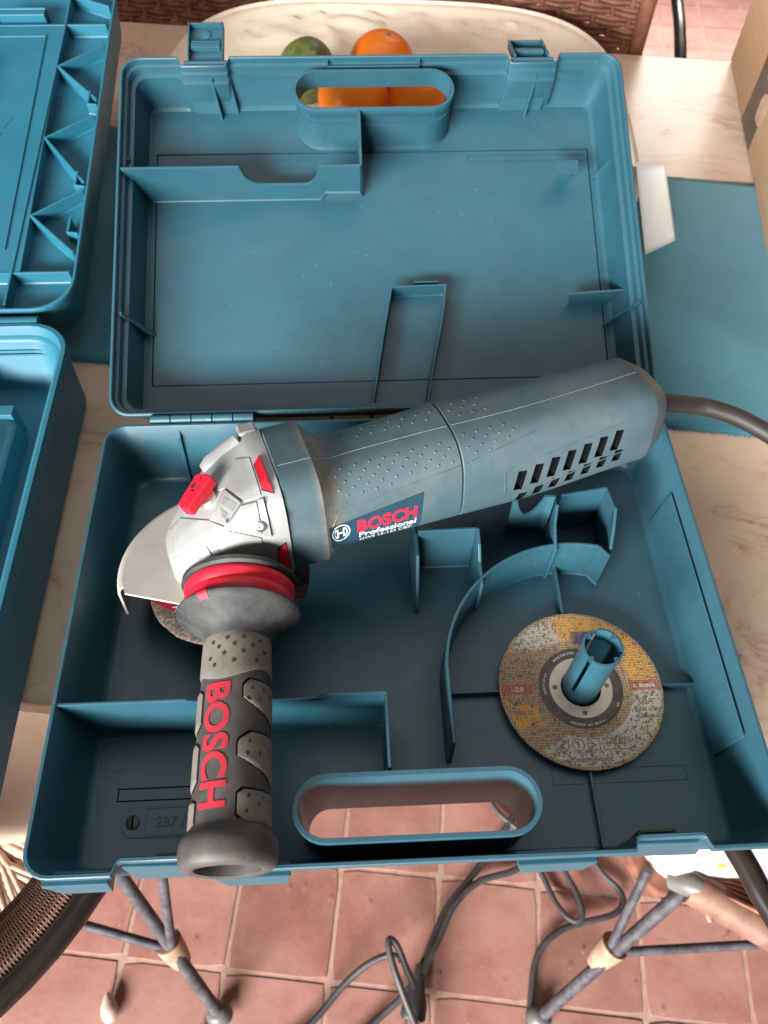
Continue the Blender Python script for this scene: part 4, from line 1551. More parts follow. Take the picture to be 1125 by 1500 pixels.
# mounted disc
dprof = [(.008, -.0705), (.030, -.0705), (.0340, -.0680), (.0600, -.0680), (.0620, -.0690), (.0622, -.0715), (.008, -.0735)]
n = 90
rings = [[((r + (.0007 * noise.noise((k * .8, z * 300, 5)) if r > .058 else 0)) * cos(2 * pi * k / n), (r + (.0007 * noise.noise((k * .8, z * 300, 5)) if r > .058 else 0)) * sin(2 * pi * k / n), z) for k in range(n)] for r, z in dprof]
md = obj('mounted_disc', loft(rings), M_DISCDARK, gr, T(SP.x, SP.y + .002, 0), sm=40)
cp_ = [(-.056, .020), (-.0605, .008), (-.0612, -.0025), (-.0500, -.0150), (-.0400, -.0245), (-.0250, -.0360), (-.0100, -.0300), (-.0200, .0100)]
obj('red_print', ([(x, y, -.0677) for x, y in cp_], [tuple(range(8))]), M_REDTEXT, md)
gt = text_geo('A 46 T', .0090, 0, .0001, 1, 1, 'CENTER')
obj('disc_lettering', ([((.0490 + y) * cos(radians(211) + x / .05), (.0490 + y) * sin(radians(211) + x / .05), -.0676) for x, y, z in [(a, -b, c) for a, b, c in gt[0]]], gt[1]), M_WHITEPRINT, md)
obj('spindle', lathe([(.012, -.0760), (.013, -.046), (.0135, -.040)], 24, T(SP.x, SP.y, 0)), M_CHROME, gr, sm=40)

# side handle, in world space turned to the grinder's own space
HA = Vector((-.1125, -.150, .1010))
HE = Vector((-.1088, -.362, .1010))
hy = (HE - HA).normalized()
hz = Vector((0, 0, 1))
hx = hy.cross(hz).normalized()
hz = hx.cross(hy)
HW = Matrix((hx, hz * -1, hy)).transposed().to_4x4()   # local: X right(+x world approx -), Y down, Z along handle
HW = Matrix((-hx, hz, hy)).transposed().to_4x4()
HW = Matrix(((-hx.x, hz.x, hy.x, HA.x), (-hx.y, hz.y, hy.y, HA.y), (-hx.z, hz.z, hy.z, HA.z), (0, 0, 0, 1)))
HLm = GM.inverted() @ HW
sgn = 1 if (-hx).x > 0 else -1     # +1: local X is world +x


def hob(name, g, mat, sm=40, **k):
    return obj(name, g, mat, gr, HLm, sm=sm, **k)


hob('handle_boss', lathe([(.020, -.022), (.019, .012), (.0175, .024)], 36), M_SILVER)
hob('mount_collar', lathe([(.0150, .008), (.0215, .013), (.0225, .024), (.020, .026)], 36), M_DARK)
hob('flange_plate', lathe([(.010, .0225), (.0375, .0230), (.0400, .0250), (.0402, .0280), (.0385, .0295), (.012, .030)], 56), M_FLANGE)
hob('damper_ring', lathe([(.020, .0285), (.0362, .0285), (.0382, .0312), (.0382, .0345), (.0362, .0375), (.0358, .0382), (.020, .0382)], 56), M_RED)
hob('damper_ring', lathe([(.020, .0383), (.0360, .0383), (.0378, .0408), (.0378, .0440), (.0360, .0470), (.020, .0474)], 56), M_RED)
fl = hob('hand_flange', lathe([(.020, .0474), (.0388, .0477), (.0415, .0490), (.0422, .0506), (.0416, .0522), (.0385, .0545), (.0330, .0585), (.0275, .0622), (.0240, .0660), (.0226, .0695), (.0215, .0735), (.0200, .0740)], 64), M_FLANGE)
mk, mf = [], []
for j, (r, t) in enumerate(((.0395, .0476), (.0418, .0488), (.0426, .0506), (.0420, .0524), (.0390, .0548))):
    for i in range(5):
        aa = radians(111 + 3.2 * i - (.8 * j if i == 4 else 0))
        mk.append((r * cos(aa), r * sin(aa), t))
for j in range(4):
    for i in range(4):
        mf.append((j * 5 + i, j * 5 + i + 1, j * 5 + i + 6, j * 5 + i + 5))
hob('red_mark', (mk, mf), M_REDTEXT, 60)


def HR(t):
    pr = [(.066, .0212), (.075, .0216), (.10, .0222), (.150, .0228), (.190, .0232), (.2, .0240)]
    for (a, ra), (b, rb) in zip(pr, pr[1:]):
        if t <= b:
            return ra + (rb - ra) * max(0, (t - a)) / (b - a)
    return pr[-1][1]


prof = [(.0150, .067)] + [(HR(t), t) for t in (.068, .08, .10, .12, .14, .16, .18, .188)] + [(.0238, .1905), (.0262, .1930), (.0284, .1965), (.0290, .2000), (.0288, .2060), (.0276, .2100), (.0252, .2120), (.0215, .2124), (.0196, .2115), (.0188, .2080), (.0170, .190), (.0165, .175)]
hob('handle_grip', lathe(prof, 64), M_RUBBER, 50)


def wrap_patch(t0, t1, al, ar, h=.0010, nt=14, na=10, t_edge=None):
    """raised pad on the grip; al, ar give the left/right angle (deg from up, + towards local X*sgn) at u in 0..1; t_edge(u over angle) may bend the ends"""
    top, low = [], []
    for i in range(nt + 1):
        u = i / nt
        for j in range(na + 1):
            v_ = j / na
            a = radians(al(u) + (ar(u) - al(u)) * v_)
            t = t0 + (t1 - t0) * u
            if t_edge:
                t = t0 + (t1 - t0) * u + t_edge(u, v_)
            edge = i in (0, nt) or j in (0, na)
            for lst, rr in ((top, HR(t) + (h * .55 if edge else h)), (low, HR(t) - .0006)):
                lst.append((sgn * rr * sin(a), rr * cos(a), t))
    W = na + 1
    f = [(i * W + j, i * W + j + 1, (i + 1) * W + j + 1, (i + 1) * W + j) for i in range(nt) for j in range(na)]
    nT = len(top)
    loop = [j for j in range(na)] + [i * W + na for i in range(nt)] + [nt * W + j for j in range(na, 0, -1)] + [i * W for i in range(nt, 0, -1)]
    sk = [(loop[k], loop[(k + 1) % len(loop)], loop[(k + 1) % len(loop)] + nT, loop[k] + nT) for k in range(len(loop))]
    return top + low, f + sk


def outline(t0, t1, al, ar, t_edge=None, g_=3.0, gt_=.0014):
    return wrap_patch(t0 - gt_, t1 + gt_, lambda u: al(u) - g_, lambda u: ar(u) + g_, .0002, 14, 10, t_edge)


# collar of taupe rubber, wavy lower edge
wav = lambda u, v_: (u > .5) * (.0035 * cos(2 * pi * v_ * 2 + .6) - .002 * v_) * (u - .5) * 2
hob('grip_pad', wrap_patch(.0712, .1010, lambda u: -150, lambda u: 150, .0011, 10, 40, wav), M_PAD)
pits = []


def pit(t, a, r=.0016):
    aa = radians(a)
    rr = HR(t) + .0009
    nrm = Vector((sgn * sin(aa), cos(aa), 0))
    q = nrm.to_track_quat('Z', 'Y').to_matrix().to_4x4()
    q.translation = nrm * rr + Vector((0, 0, t))
    pits.append(lathe([(r * .95, -.0002), (r * .9, .00032), (r * .5, .00036)], 9, q, (False, True)))


for k, (t, a) in enumerate([(.0760, 18), (.0765, -8), (.0780, -34), (.0810, 34), (.0810, 4), (.0820, -22), (.0860, 18), (.0870, -12), (.0890, -38), (.0925, 4), (.0940, -28), (.0770, 48), (.0840, 58), (.0910, 42)]):
    pit(t, a)
for t0, t1 in ((.1045, .1320), (.1380, .1670), (.1720, .1895)):
    L_ = t1 - t0
    al = lambda u: 22 + (0 if u < .1 else 0) + (10 * max(0, .12 - u) / .12) + (0 if u < .45 else (u - .45) / .55 * 78)
    if t0 > .17:
        al = lambda u: 18 + 8 * max(0, .15 - u) / .15 + (0 if u < .8 else (u - .8) / .2 * 12)
    elif t0 > .13:
        al = lambda u: 16 + (20 * max(0, .18 - u) / .18) + (0 if u < .5 else (u - .5) / .5 * 80)
    ar = lambda u: 118
    hob('pad_groove', outline(t0, t1, al, ar), M_BLACK)
    hob('grip_pad', wrap_patch(t0, t1, al, ar, .0013), M_PAD)
    for dt, a in ((.2, 34), (.2, 58), (.45, 30), (.42, 50), (.3, 75)):
        if t0 > .17 and dt > .43:
            dt = .7
        pit(t0 + L_ * dt, a)
    bl = lambda u: -118
    br = lambda u: -52 - 14 * max(0, abs(u - .5) - .38) / .12
    hob('pad_groove', outline(t0 + .003, t1 + .001, bl, br), M_BLACK)
    hob('grip_pad', wrap_patch(t0 + .003, t1 + .001, bl, br, .0013), M_PAD)
o = hob('grip_pits', join(*pits), M_DARK, 50)
o['kind'] = 'stuff'
# BOSCH on the grip, reading away from the head
gt = text_geo('BOSCH', .0190, 0, .0006, 1.0, 1.0)
xs_ = [q[0] for q in gt[0]]
x0_, x1_ = min(xs_), max(xs_)
vv = []
for x, y, z in gt[0]:
    t = .1060 + (x - x0_) / (x1_ - x0_) * .0760
    a = radians(-40) + (y / .0133) * radians(40)
    rr = HR(t) + .0005
    vv.append((sgn * rr * sin(a), rr * cos(a), t))
hob('brand_lettering', (vv, gt[1]), M_REDTEXT, None)

# cord out of the tail
tail = GM @ Vector((.3055, .0046, .0058))
cp = [tail - GX * .006, tail + GX * .006, (.2500, -.0215, .1010), (.2700, -.0250, .0990), (.2950, -.0370, .0960), (.3250, -.0600, .0880), (.3600, -.0980, .0640), (.3950, -.1300, .0280), (.4350, -.1450, .0090), (.52, -.15, .0085), (.60, -.10, .0085), (.62, 0, .0085)]
obj('power_cord', xf(tube(smooth(cp, 8), .0074, 14), GM.inverted()), M_CORD, gr, sm=60)

# ------------------------------------------------------------------ dish with fruit
dish = None
n, rr_n = 140, 44
RD = .300


def dish_r(a, p=3.4, rx=.299, ry=.292):
    return (abs(cos(a) / rx) ** p + abs(sin(a) / ry) ** p) ** (-1 / p)


prof = []
rings_t = []
for j in range(rr_n + 1):
    r = RD * j / rr_n
    u = j / rr_n
    z = .012 + .033 * max(0, (u - .38) / .62) ** 1.6 + .004 * max(0, 1 - ((u - .965) / .03) ** 2)
    ring_ = []
    for i in range(n):
        a = 2 * pi * i / n
        r = dish_r(a) * u
        x, y = r * cos(a), r * sin(a)
        q = Vector((x * 12, y * 12, 0))
        rel = abs(noise.noise(q + Vector((noise.noise(q * .7) * 2.2, noise.noise(q * .7 + Vector((5, 1, 2))) * 2.2, 0))))
        rg_ = max(0, 1 - rel * 7) * .0065
        k_ = max(0, min(1, (u - .42) * 8)) * max(0, min(1, (.97 - u) * 16))
        ring_.append((x, y, z + rg_ * k_ + .0015 * noise.noise(q * .5) * k_))
    rings_t.append(ring_)
under = [[(dish_r(2 * pi * i / n) * f_ * cos(2 * pi * i / n), dish_r(2 * pi * i / n) * f_ * sin(2 * pi * i / n), z_) for i in range(n)] for f_, z_ in ((1.008, .0485), (.99, .0430), (.6, .006), (.5, .0015))]
dish = obj('serving_dish', loft(rings_t[1:] + under), M_DISH, None, T(.0270, .522, 0) @ RZ(radians(-5)), sm=60)
tag(dish, 'big rounded cream ceramic platter with leaf relief behind the raised lid', 'dish')


def fruit_ball(r, squash=.94, seed=0):
    rings = []
    m_, n_ = 22, 32
    for j in range(1, m_):
        t = pi * j / m_
        rings.append([(r * sin(t) * cos(2 * pi * i / n_) * (1 + .02 * noise.noise((seed, i * .2, j * .2))), r * sin(t) * sin(2 * pi * i / n_), -r * squash * cos(t) + (.05 * r * math.exp(-((pi - t) / .22) ** 2) * -1)) for i in range(n_)])
    return loft(rings)


for k, (x, y, z, r, lab) in enumerate(((.0220, .6150, .0560, .0430, 'ripe orange in the dish, its top showing above the lid rim'),
                                       (-.0180, .5350, .0570, .0445, 'ripe orange in the dish seen through the left of the lid handle opening'),
                                       (.0700, .5300, .0600, .0430, 'ripe orange in the dish seen through the right of the lid handle opening'))):
    o = obj('orange', fruit_ball(r, .95, k), M_ORANGE, None, T(x, y, z) @ RX(.5 * k) @ RY(.4 * k + .2), sm=180)
    tag(o, lab, 'orange', 'oranges in the cream dish')
    obj('stem_button', lathe([(.0035, 0), (.0030, .0012), (.0006, .0014)], 10, T(0, 0, r * .90)), M_BARK, o)
rings = []
for j in range(1, 26):
    t = pi * j / 26
    z = -cos(t) * .062
    r = .036 * sin(t) * (1 - .22 * (z / .062))
    rings.append([(r * cos(2 * pi * i / 30) * (1 + .03 * noise.noise((i * .5, j * .5, 1))), r * sin(2 * pi * i / 30) * (1 + .03 * noise.noise((i * .5, j * .5, 3))), z) for i in range(30)])
avo = obj('avocado', loft(rings), M_AVO, None, T(-.0750, .5960, .0620) @ RZ(.25) @ RX(radians(48)), sm=180)
tag(avo, 'bumpy green avocado beside the oranges in the cream dish', 'avocado')
obj('stem_button', lathe([(.0040, 0), (.0034, .0015), (.0008, .0018)], 10, T(0, 0, .0610)), M_BARK, avo)

# ------------------------------------------------------------------ white folded leaflet by the lid
pf = [Vector((.3120, .2920, .0030)), Vector((.3540, .3174, .0030)), Vector((.3320, .3654, .0700)), Vector((.2980, .3610, .0700))]
pb = [Vector((.3560, .470, .0030)), Vector((.3000, .470, .0030))]
vs, fs = [], []
nx_, ny_ = 10, 12
for a_, b_, c_, d_ in ((pf[0], pf[1], pf[2], pf[3]), (pf[3], pf[2], pb[0], pb[1])):
    n0 = len(vs)
    nr_ = (b_ - a_).cross(d_ - a_).normalized()
    for j in range(ny_ + 1):
        for i in range(nx_ + 1):
            u, v = i / nx_, j / ny_
            q = (a_ * (1 - u) + b_ * u) * (1 - v) + (d_ * (1 - u) + c_ * u) * v
            vs.append(tuple(q + nr_ * .0030 * sin(pi * u) * sin(pi * v)))
    for j in range(ny_):
        for i in range(nx_):
            k = n0 + j * (nx_ + 1) + i
            fs.append((k, k + 1, k + nx_ + 2, k + nx_ + 1))
pp = obj('folded_paper', (vs, fs), M_PAPER, None, sm=50)
sd = pp.modifiers.new('solid', 'SOLIDIFY')
sd.thickness = .0006
tag(pp, 'bright white folded leaflet standing on the runner against the right of the lid', 'leaflet')

# ------------------------------------------------------------------ cardboard box
BA = radians(-11.0)
bd = Vector((.5401 - .4511, .7267 - .2721)).normalized()
bn = Vector((bd.y, -bd.x))
BO = Vector((.4470, .2520))
BL = .4860
bM = Matrix(((bd.x, bn.x, 0, BO.x), (bd.y, bn.y, 0, BO.y), (0, 0, 1, .0026), (0, 0, 0, 1)))
bxo = empty('cardboard_box', 'tall brown cardboard box with dark tape at the right edge of the table', 'box', bM)
BH = .30
t_ = .004
obj('front_panel', box((BL / 2, t_ / 2, BH / 2), (BL, t_, BH)), M_CARD, bxo, bevel=.001)
obj('back_panel', box((BL / 2, .35 - t_ / 2, BH / 2), (BL, t_, BH)), M_CARD, bxo, bevel=.001)
obj('end_panel', box((t_ / 2, .175, BH / 2), (t_, .35 - 2 * t_ - .0004, BH - .0004)), M_CARD, bxo, bevel=.001)
obj('end_panel', box((BL - t_ / 2, .175, BH / 2), (t_, .35 - 2 * t_ - .0004, BH - .0004)), M_CARD, bxo, bevel=.001)
obj('flap', box((BL / 2, .087, BH + .0025), (BL, .172, .003)), M_CARD, bxo, bevel=.001)
obj('flap', box((BL / 2, .2625, BH + .0025), (BL, .172, .003)), M_CARD, bxo, bevel=.001)
obj('bottom_panel', box((BL / 2, .175, .002), (BL - .010, .338, .003)), M_CARD, bxo)
tp = [(.2485, .0003), (.3260, .0003), (.3220, .055), (.3225, .30), (.2520, .30), (.2510, .06)]
tape = obj('tape', [*prism(tp, -.0006, .0002, Matrix(((1, 0, 0, 0), (0, 0, 1, 0), (0, 1, 0, 0), (0, 0, 0, 1))))], M_TAPE, bxo)
RT = Matrix(((1, 0, 0, 0), (0, 0, 1, 0), (0, 1, 0, 0), (0, 0, 0, 1)))


def tape_text(s, size, x, z, bold, sx=1.0):
    g = text_geo(s, size, .0002, bold, sx, 1, 'CENTER')
    return obj('tape_print', ([(x - q[1] * .9, -.0010 - q[2], z - q[0]) for q in g[0]], g[1]), M_TAPEPRINT, bxo)


tape_text('e', .075, .2720, .050, .003)
tape_text('c', .075, .2720, .130, .003)
for k in range(2):
    obj('tape_print', box((.285 - .013 * k, -.0010, .092), (.004, .0004, .034)), M_TAPEPRINT, bxo)

# ------------------------------------------------------------------ wicker chairs beyond the table


def woven(name, width, z0, z1, depth_fn, parent, rows_gap=.0074, stake_gap=.026):
    gs = []
    rows = int((z1 - z0) / rows_gap)
    nseg = int(width / stake_gap) * 4
    for r in range(rows):
        z = z0 + rows_gap * (r + .5)
        P = []
        for k in range(nseg + 1):
            x = -width / 2 + width * k / nseg
            off = .0030 * sin(pi * x / stake_gap + (pi if (r // 2) % 2 else 0))
            P.append((x, depth_fn(x) - off, z + .0006 * noise.noise((x * 40, r, 0))))
        gs.append(tube(P, rows_gap * .56, 5))
    o_ = obj(name, join(*gs), M_CANE, parent, sm=80)
    o_['kind'] = 'stuff'
    st = []
    for k in range(int(width / stake_gap) + 1):
        x = -width / 2 + stake_gap * k
        st.append(tube([(x, depth_fn(x), z0), (x, depth_fn(x), z1)], .0045, 6))
    o2 = obj('cane_stakes', join(*st), M_CANE, parent, sm=80)
    o2['kind'] = 'stuff'


def back_chair(x, y, rot, label, rail=True):
    c = empty('wicker_chair', label, 'chair', T(x, y, FZ + .003) @ RZ(rot), 'wicker chairs tucked under the far side')
    dep = lambda q: .10 * (abs(q) / .25) ** 2 * -.35
    woven('woven_back', .49, .36, .98, dep, c)
    obj('top_rail', tube([(q / 20 * .25, dep(q / 20 * .25), .985) for q in range(-20, 21)], .013, 10), M_CANE, c, sm=60)
    for s_ in (-1, 1):
        obj('leg', tube([(s_ * .235, dep(.24), 0), (s_ * .245, dep(.245), .99)], .012, 10), M_CANE, c, sm=60)
        obj('leg', tube([(s_ * .21, -.44, 0), (s_ * .21, -.42, .40)], .012, 10), M_CANE, c, sm=60)
    obj('seat', prism(rr_path(.225, -.45, -.02, .06), .39, .43), M_CANE, c, bevel=.006)
    return c


back_chair(.183, .862, radians(-9), 'brown wicker chair back behind the right side of the cream dish')
back_chair(-.385, .955, radians(-9), 'brown wicker chair back between the left tool case and the cream dish')
mc = empty('metal_chair', 'chair with a curved black metal arm beyond the far right table corner', 'chair', T(.60, 1.05, FZ + .003))
ap = smooth([(-.020, .180, .745), (-.006, .100, .662), (-.020, -.010, .640), (-.034, -.105, .600), (-.040, -.14, .5), (-.040, -.15, 0)], 8)
obj('arm', tube(ap, .0105, 12), M_RAIL, mc, sm=60)
obj('leg', tube([(-.02, .18, 0), (-.02, .18, .745)], .0105, 12), M_RAIL, mc, sm=60)
obj('arm', tube([(q.x + .46, q.y, q.z) for q in ap], .0105, 12), M_RAIL, mc, sm=60)
obj('leg', tube([(.44, .18, 0), (.44, .18, .745)], .0105, 12), M_RAIL, mc, sm=60)
obj('seat', prism(rr_path(.20, -.14, .20, .05), .42, .44, T(.21, 0, 0)), M_RAIL, mc, bevel=.005)

# ------------------------------------------------------------------ near chairs
lc = empty('wicker_armchair', 'brown wicker tub chair with a black rail at the lower left', 'chair', T(-.500, -.200, FZ + .003), 'cane chairs at the near side of the table')
CZ = .63


def arcp(r, a0, a1, z, n_=40, wob=0):
    return [(r * cos(radians(a0 + (a1 - a0) * k / n_)), r * sin(radians(a0 + (a1 - a0) * k / n_)), z) for k in range(n_ + 1)]


obj('rail', tube(arcp(.281, -175, 35, CZ), .0108, 12), M_RAIL, lc, sm=60)
for k in range(5):
    r = .2635 - .0155 * k
    z = CZ - .004 - .021 * k
    core = arcp(r, -172, 32, z, 60)
    obj('cane_coil', tube(core, .0070, 10), M_ROPE, lc, sm=60)
# twisted skin on the coils: thin windings
wd = []
for k in range(0, 5):
    r = .2635 - .0155 * k
    z = CZ - .004 - .021 * k
    na_ = 2600
    P = []
    for q in range(900, 2550):
        a = radians(-172 + 204 * q / na_)
        b = q * 2 * pi / 8
        P.append(((r + .0070 * cos(b)) * cos(a), (r + .0070 * cos(b)) * sin(a), z + .0070 * sin(b)))
    wd.append(tube(P, .0006, 4))
o = obj('cane_windings', join(*wd), M_ROPE, lc, sm=80)
o['kind'] = 'stuff'
# pale loose weave of the seat rim
lw_ = []
for k in range(90):
    a = radians(-165 + 1.75 * k)
    a2 = a + radians(random.uniform(8, 15))
    for d_ in (0, 1):
        r0, r1 = (.192, .060) if d_ else (.060, .192)
        lw_.append(tube([(r0 * cos(a), r0 * sin(a), .436 + .008 * d_), ((r0 + r1) / 2 * cos((a + a2) / 2), (r0 + r1) / 2 * sin((a + a2) / 2), .446 + random.uniform(-.003, .003)), (r1 * cos(a2), r1 * sin(a2), .438 + .006 * (1 - d_))], .0042, 6))
o = obj('seat_weave', join(*lw_), M_WEAVE, lc, sm=80)
o['kind'] = 'stuff'
obj('seat_frame', tube(arcp(.198, -180, 180, .430, 60), .012, 10), M_CANE_PALE, lc, sm=60)
obj('seat_base', prism([(q[0], q[1]) for q in arcp(.192, 0, 354, 0, 59)], .415, .430), M_CANE_PALE, lc)
cu = []
for z, s_ in ((.446, .97), (.450, 1.0), (.470, 1.0), (.4785, .97), (.4800, .92)):
    cu.append([(q[0] * s_ + .0, q[1] * s_ * .92 + .090, z) for q in [(x, y) for x, y in rr_path(.228, -.160, .170, .04)]])
obj('seat_cushion', loft(cu), M_CUSHION, lc, sm=60)
CL = Vector((-.500, -.200, FZ + .003))


def rod(name, a, b, r, parent, C0, mat=M_IRON):
    return obj(name, tube([Vector(a) - C0, Vector(b) - C0], r, 12), mat, parent, sm=60)


def leg_assembly(parent, C0, foot, joint, top, br1, br2, capmat):
    rod('leg', foot, top, .0086, parent, C0)
    rod('brace', Vector(joint) + Vector((0, 0, .012)), br1, .0060, parent, C0)
    rod('brace', Vector(joint) + Vector((0, 0, .012)), br2, .0060, parent, C0)
    d = (Vector(top) - Vector(foot)).normalized()
    j = Vector(joint) - C0
    obj('binding', tube([j - d * .026, j - d * .024, j - d * .010, j + d * .006, j + d * .022, j + d * .0235, j + d * .018], [.0105, .0135, .0155, .0175, .0185, .0175, .0130], 16), M_BIND, parent, sm=60)
    f = Vector(foot) - C0
    obj('foot_cap', tube([f + Vector((0, 0, -.0005)), f + d * .014, f + d * .020], [.0180, .0165, .0120], 14), M_GLASSG, parent, sm=60)


leg_assembly(lc, CL, (-.2427, -.4087, FZ + .006), (-.2900, -.3345, -.617), (-.3560, -.2250, -.392), (-.2600, -.2760, -.372), (-.4150, -.3000, -.560), M_GLASSG)
for a in (150, 60, -120):
    obj('leg', tube([(.18 * cos(radians(a)), .18 * sin(radians(a)), .45), (.26 * cos(radians(a)), .26 * sin(radians(a)), .004)], .0075, 10), M_IRON, lc, sm=60)

CRo = Vector((.56, -.24, FZ + .003))
rc = empty('wicker_armchair', 'cane chair with a pale wrapped pole and white floral cushion at the lower right', 'chair', T(*CRo), 'cane chairs at the near side of the table')
leg_assembly(rc, CRo, (.2055, -.4326, FZ + .006), (.2830, -.3640, -.600), (.3590, -.3080, -.448), (.3150, -.2870, -.455), (.4850, -.3640, -.575), M_GLASSG)
pj = Vector((.3590, -.3080, -.445)) - CRo
pk = Vector((.4700, -.3800, -.445)) - CRo
obj('pole', tube([pj, pk, pk + (pk - pj)], .0215, 16), M_CANE_PALE, rc, sm=60)
obj('pole_cap', tube([pj + Vector((-.016, .010, -.012)), pj + Vector((.004, -.002, .010)), pj + Vector((.010, -.006, .014))], [.0130, .0165, .0110], 16), M_GLASSG, rc, sm=60)
wr = []
dirp = (pk - pj).normalized()
nrm = Vector((-dirp.y, dirp.x, 0))
for k in range(5):
    off = nrm * (.006 + .0065 * k) + Vector((0, 0, .021 - .003 * k))
    wr.append(tube(smooth([pj + dirp * .004 + off * .4, pj + dirp * .05 + off, pj + dirp * .11 + off * 1.1, pj + dirp * .20 + off], 5), .0030, 6))
o = obj('cane_strands', join(*wr), M_CANE, rc, sm=60)
o['kind'] = 'stuff'
tie = [pj + dirp * .030 + Vector((0, 0, -.014)), pj + dirp * .024 - nrm * .016, pj + dirp * .034 - nrm * .024 + Vector((0, 0, -.004))]
obj('cane_tie', tube(tie, .0035, 8), M_BIND, rc, sm=60)
rp = smooth([Vector((.3000, -.2500, -.205)) - CRo, Vector((.3232, -.3223, -.20)) - CRo, Vector((.3342, -.3591, -.20)) - CRo, Vector((.365, -.43, -.20)) - CRo, Vector((.43, -.50, -.20)) - CRo, Vector((.55, -.53, -.20)) - CRo], 8)
obj('rail', tube(rp, .0115, 12), M_RAIL, rc, sm=60)
cw = []
for z, s_ in ((-.475, .94), (-.466, .98), (-.440, .98), (-.428, .94), (-.422, .86)):
    cw.append([(.500 + (x - .0) * s_ - CRo.x, -.130 + y * s_ - CRo.y, z - CRo.z) for x, y in rr_path(.190, -.180, .180, .06)])
obj('seat_cushion', loft(cw), M_CUSHION_W, rc, sm=60)
for k, (x, y) in enumerate(((.395, -.288), (.43, -.262), (.47, -.285), (.36, -.262))):
    pt = [(.009 * cos(t * pi / 4) * (1 if t % 2 else .45), .009 * sin(t * pi / 4) * (1 if t % 2 else .45)) for t in range(8)]
    obj('flower_print', prism(pt, -.001, .0006, T(x - CRo.x, y - CRo.y, -.4240 - CRo.z) @ RX(radians(18))), M_YELLOW, rc)
obj('seat_frame', prism(rr_path(.200, -.19, .19, .06), -.500 - CRo.z, -.476 - CRo.z, T(.50 - CRo.x, -.13 - CRo.y, 0)), M_CANE, rc, bevel=.004)
for x, y in ((.68, -.27), (.66, .02), (.36, .02)):
    obj('leg', tube([(x - CRo.x, y - CRo.y, -.495 - CRo.z), (x + .03 - CRo.x, y - CRo.y, .003)], .0075, 10), M_IRON, rc, sm=60)

# ------------------------------------------------------------------ cables on the floor
FZc = FZ + .0075


def cable(name, pts, r, label, group=None):
    P = smooth([(x, y, FZc + z) for x, y, z in pts], 8)
    o_ = obj(name, tube(P, r, 10), M_CABLE, None, sm=60)
    return tag(o_, label, 'cable', group)


G = 'black cables lying on the tiles'
c1 = cable('power_cable', [(.330, -.150, 0), (.245, -.190, 0), (.2078, -.232, .002), (.1421, -.250, .008), (.100, -.282, .014), (.0735, -.325, .018), (.0560, -.3520, .020), (.0470, -.370, .020)], .0052, 'black power cable running from under the case to the plug on the tiles', G)
c2 = cable('power_cable', [(.230, -.130, 0), (.168, -.205, .001), (.132, -.2416, .003), (.0900, -.284, .008), (.0640, -.327, .010), (.0440, -.362, .012), (.020, -.392, .010), (-.030, -.428, .002), (-.09, -.475, 0)], .0050, 'black cable beside the plug, crossing the tiles to the lower left', G)
cable('power_cable', [(-.1900, -.470, 0), (-.1158, -.4226, .004), (-.070, -.380, .014), (-.035, -.356, .028), (-.002, -.3450, .038), (.014, -.352, .046)], .0048, 'black cable arching in from the lower left towards the plug', G)
cable('power_cable', [(.0330, -.386, .036), (.0230, -.366, .050), (.0100, -.336, .062), (-.0010, -.328, .068), (-.0010, -.345, .068), (.0100, -.380, .060), (.0260, -.420, .042), (.0480, -.470, .010)], .0048, 'black cable looped tightly over the plug on the tiles', G)
pl = empty('power_plug', 'black moulded power plug lying on the terracotta tiles', 'plug', T(.0360, -.392, FZ + .024) @ RZ(radians(-104)))
obj('plug_body', loft([[(x, y * w_, z * h_) for y, z in stadium(0, 0, 1, .72, 8)] for x, w_, h_ in ((-.016, .0085, .0085), (.0, .013, .012), (.016, .0175, .0150), (.030, .0180, .0150), (.034, .0150, .0120))]), M_DARK, pl, sm=40)
obj('strain_relief', tube([(-.036, 0, 0), (-.024, 0, 0), (-.0155, 0, 0)], [.0066, .0086, .0090], 14), M_CABLE, pl, sm=40)
for s_ in (-1, 1):
    obj('pin', tube([(.0335, s_ * .0090, 0), (.0530, s_ * .0086, 0)], .0024, 10), M_CHROME, pl, sm=60)
cable('power_cable', [(.2280, -.210, 0), (.2437, -.2463, .001), (.2560, -.282, .004), (.2690, -.304, .010), (.2830, -.3110, .014), (.2920, -.300, .016), (.2880, -.270, .012), (.2750, -.235, .006), (.268, -.20, .002)], .0046, 'black cable making a narrow bight under the right front of the case', G)
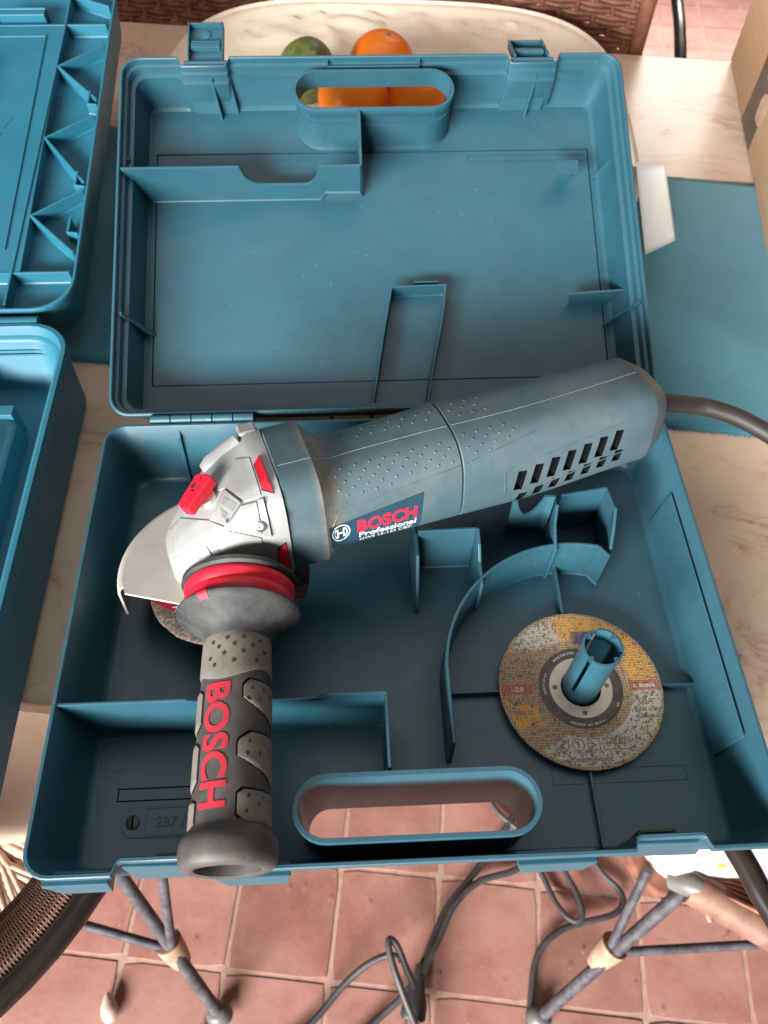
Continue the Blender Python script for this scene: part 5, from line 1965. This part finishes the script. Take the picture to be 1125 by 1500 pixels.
cable('power_cable', [(.318, -.205, 0), (.3356, -.2433, .001), (.3560, -.268, .004), (.3590, -.288, .006), (.3400, -.3040, .008), (.2900, -.3130, .006), (.2560, -.322, .004), (.2270, -.342, .002), (.2105, -.3695, .001), (.2000, -.410, 0), (.1943, -.4363, 0), (.190, -.50, 0)], .0048, 'black cable curling round and down beside the right chair foot', G)
cable('power_cable', [(.140, -.085, 0), (.1694, -.1226, 0), (.1880, -.150, .001), (.2112, -.1712, .001), (.240, -.190, .001), (.275, -.195, 0)], .0046, 'thin cable seen on the tiles through the case handle opening', G)

# ------------------------------------------------------------------ bits on the floor
rings = []
for j in range(1, 15):
    t = j / 15
    r = .0115 * sin(pi * t ** .75) ** .9 + .0004
    rings.append([(r * cos(2 * pi * i / 14) * (1 + .12 * cos(3 * 2 * pi * i / 14)), r * sin(2 * pi * i / 14) * .75, -.020 + .045 * t) for i in range(14)])
gc = obj('garlic_clove', loft(rings), M_GARLIC, None, T(-.4020, -.3930, FZ + .0100) @ RZ(radians(14)) @ RX(radians(-88)), sm=50)
tag(gc, 'papery garlic clove lying on the tiles at the lower left', 'garlic')
for k, (x, y, ln, a, lab) in enumerate(((-.2700, -.4250, .022, 100, 'dry brown twig on the tiles beside the left chair foot'), (-.1500, -.2050, .014, -25, 'tiny dark twig on the tiles below the handle end'), (.2600, -.0300, .012, 30, 'tiny dry leaf bit on the tiles under the case'))):
    P = [(-ln / 2, 0, 0), (0, .0015, .001), (ln / 2, -.001, 0)]
    o = obj('twig', tube(P, [.0012, .0026 if k == 0 else .0013, .0007], 6), M_BARK, None, T(x, y, FZ + .0050) @ RZ(radians(a)), sm=60)
    tag(o, lab, 'twig')
cr = []
for k in range(90):
    x, y = random.uniform(-.50, .55), random.uniform(-.50, -.20)
    s_ = random.uniform(.0008, .0022)
    cr.append(box((0, 0, 0), (s_ * 1.6, s_, s_ * .7), T(x, y, FZ + .0032 + s_ * .3) @ RZ(random.uniform(0, 3)) @ RX(.3)))
o = obj('floor_crumbs', join(*cr), M_BIND, None)
tag(o, 'small pale crumbs and dust scattered over the terracotta tiles', 'crumbs', None, 'stuff')
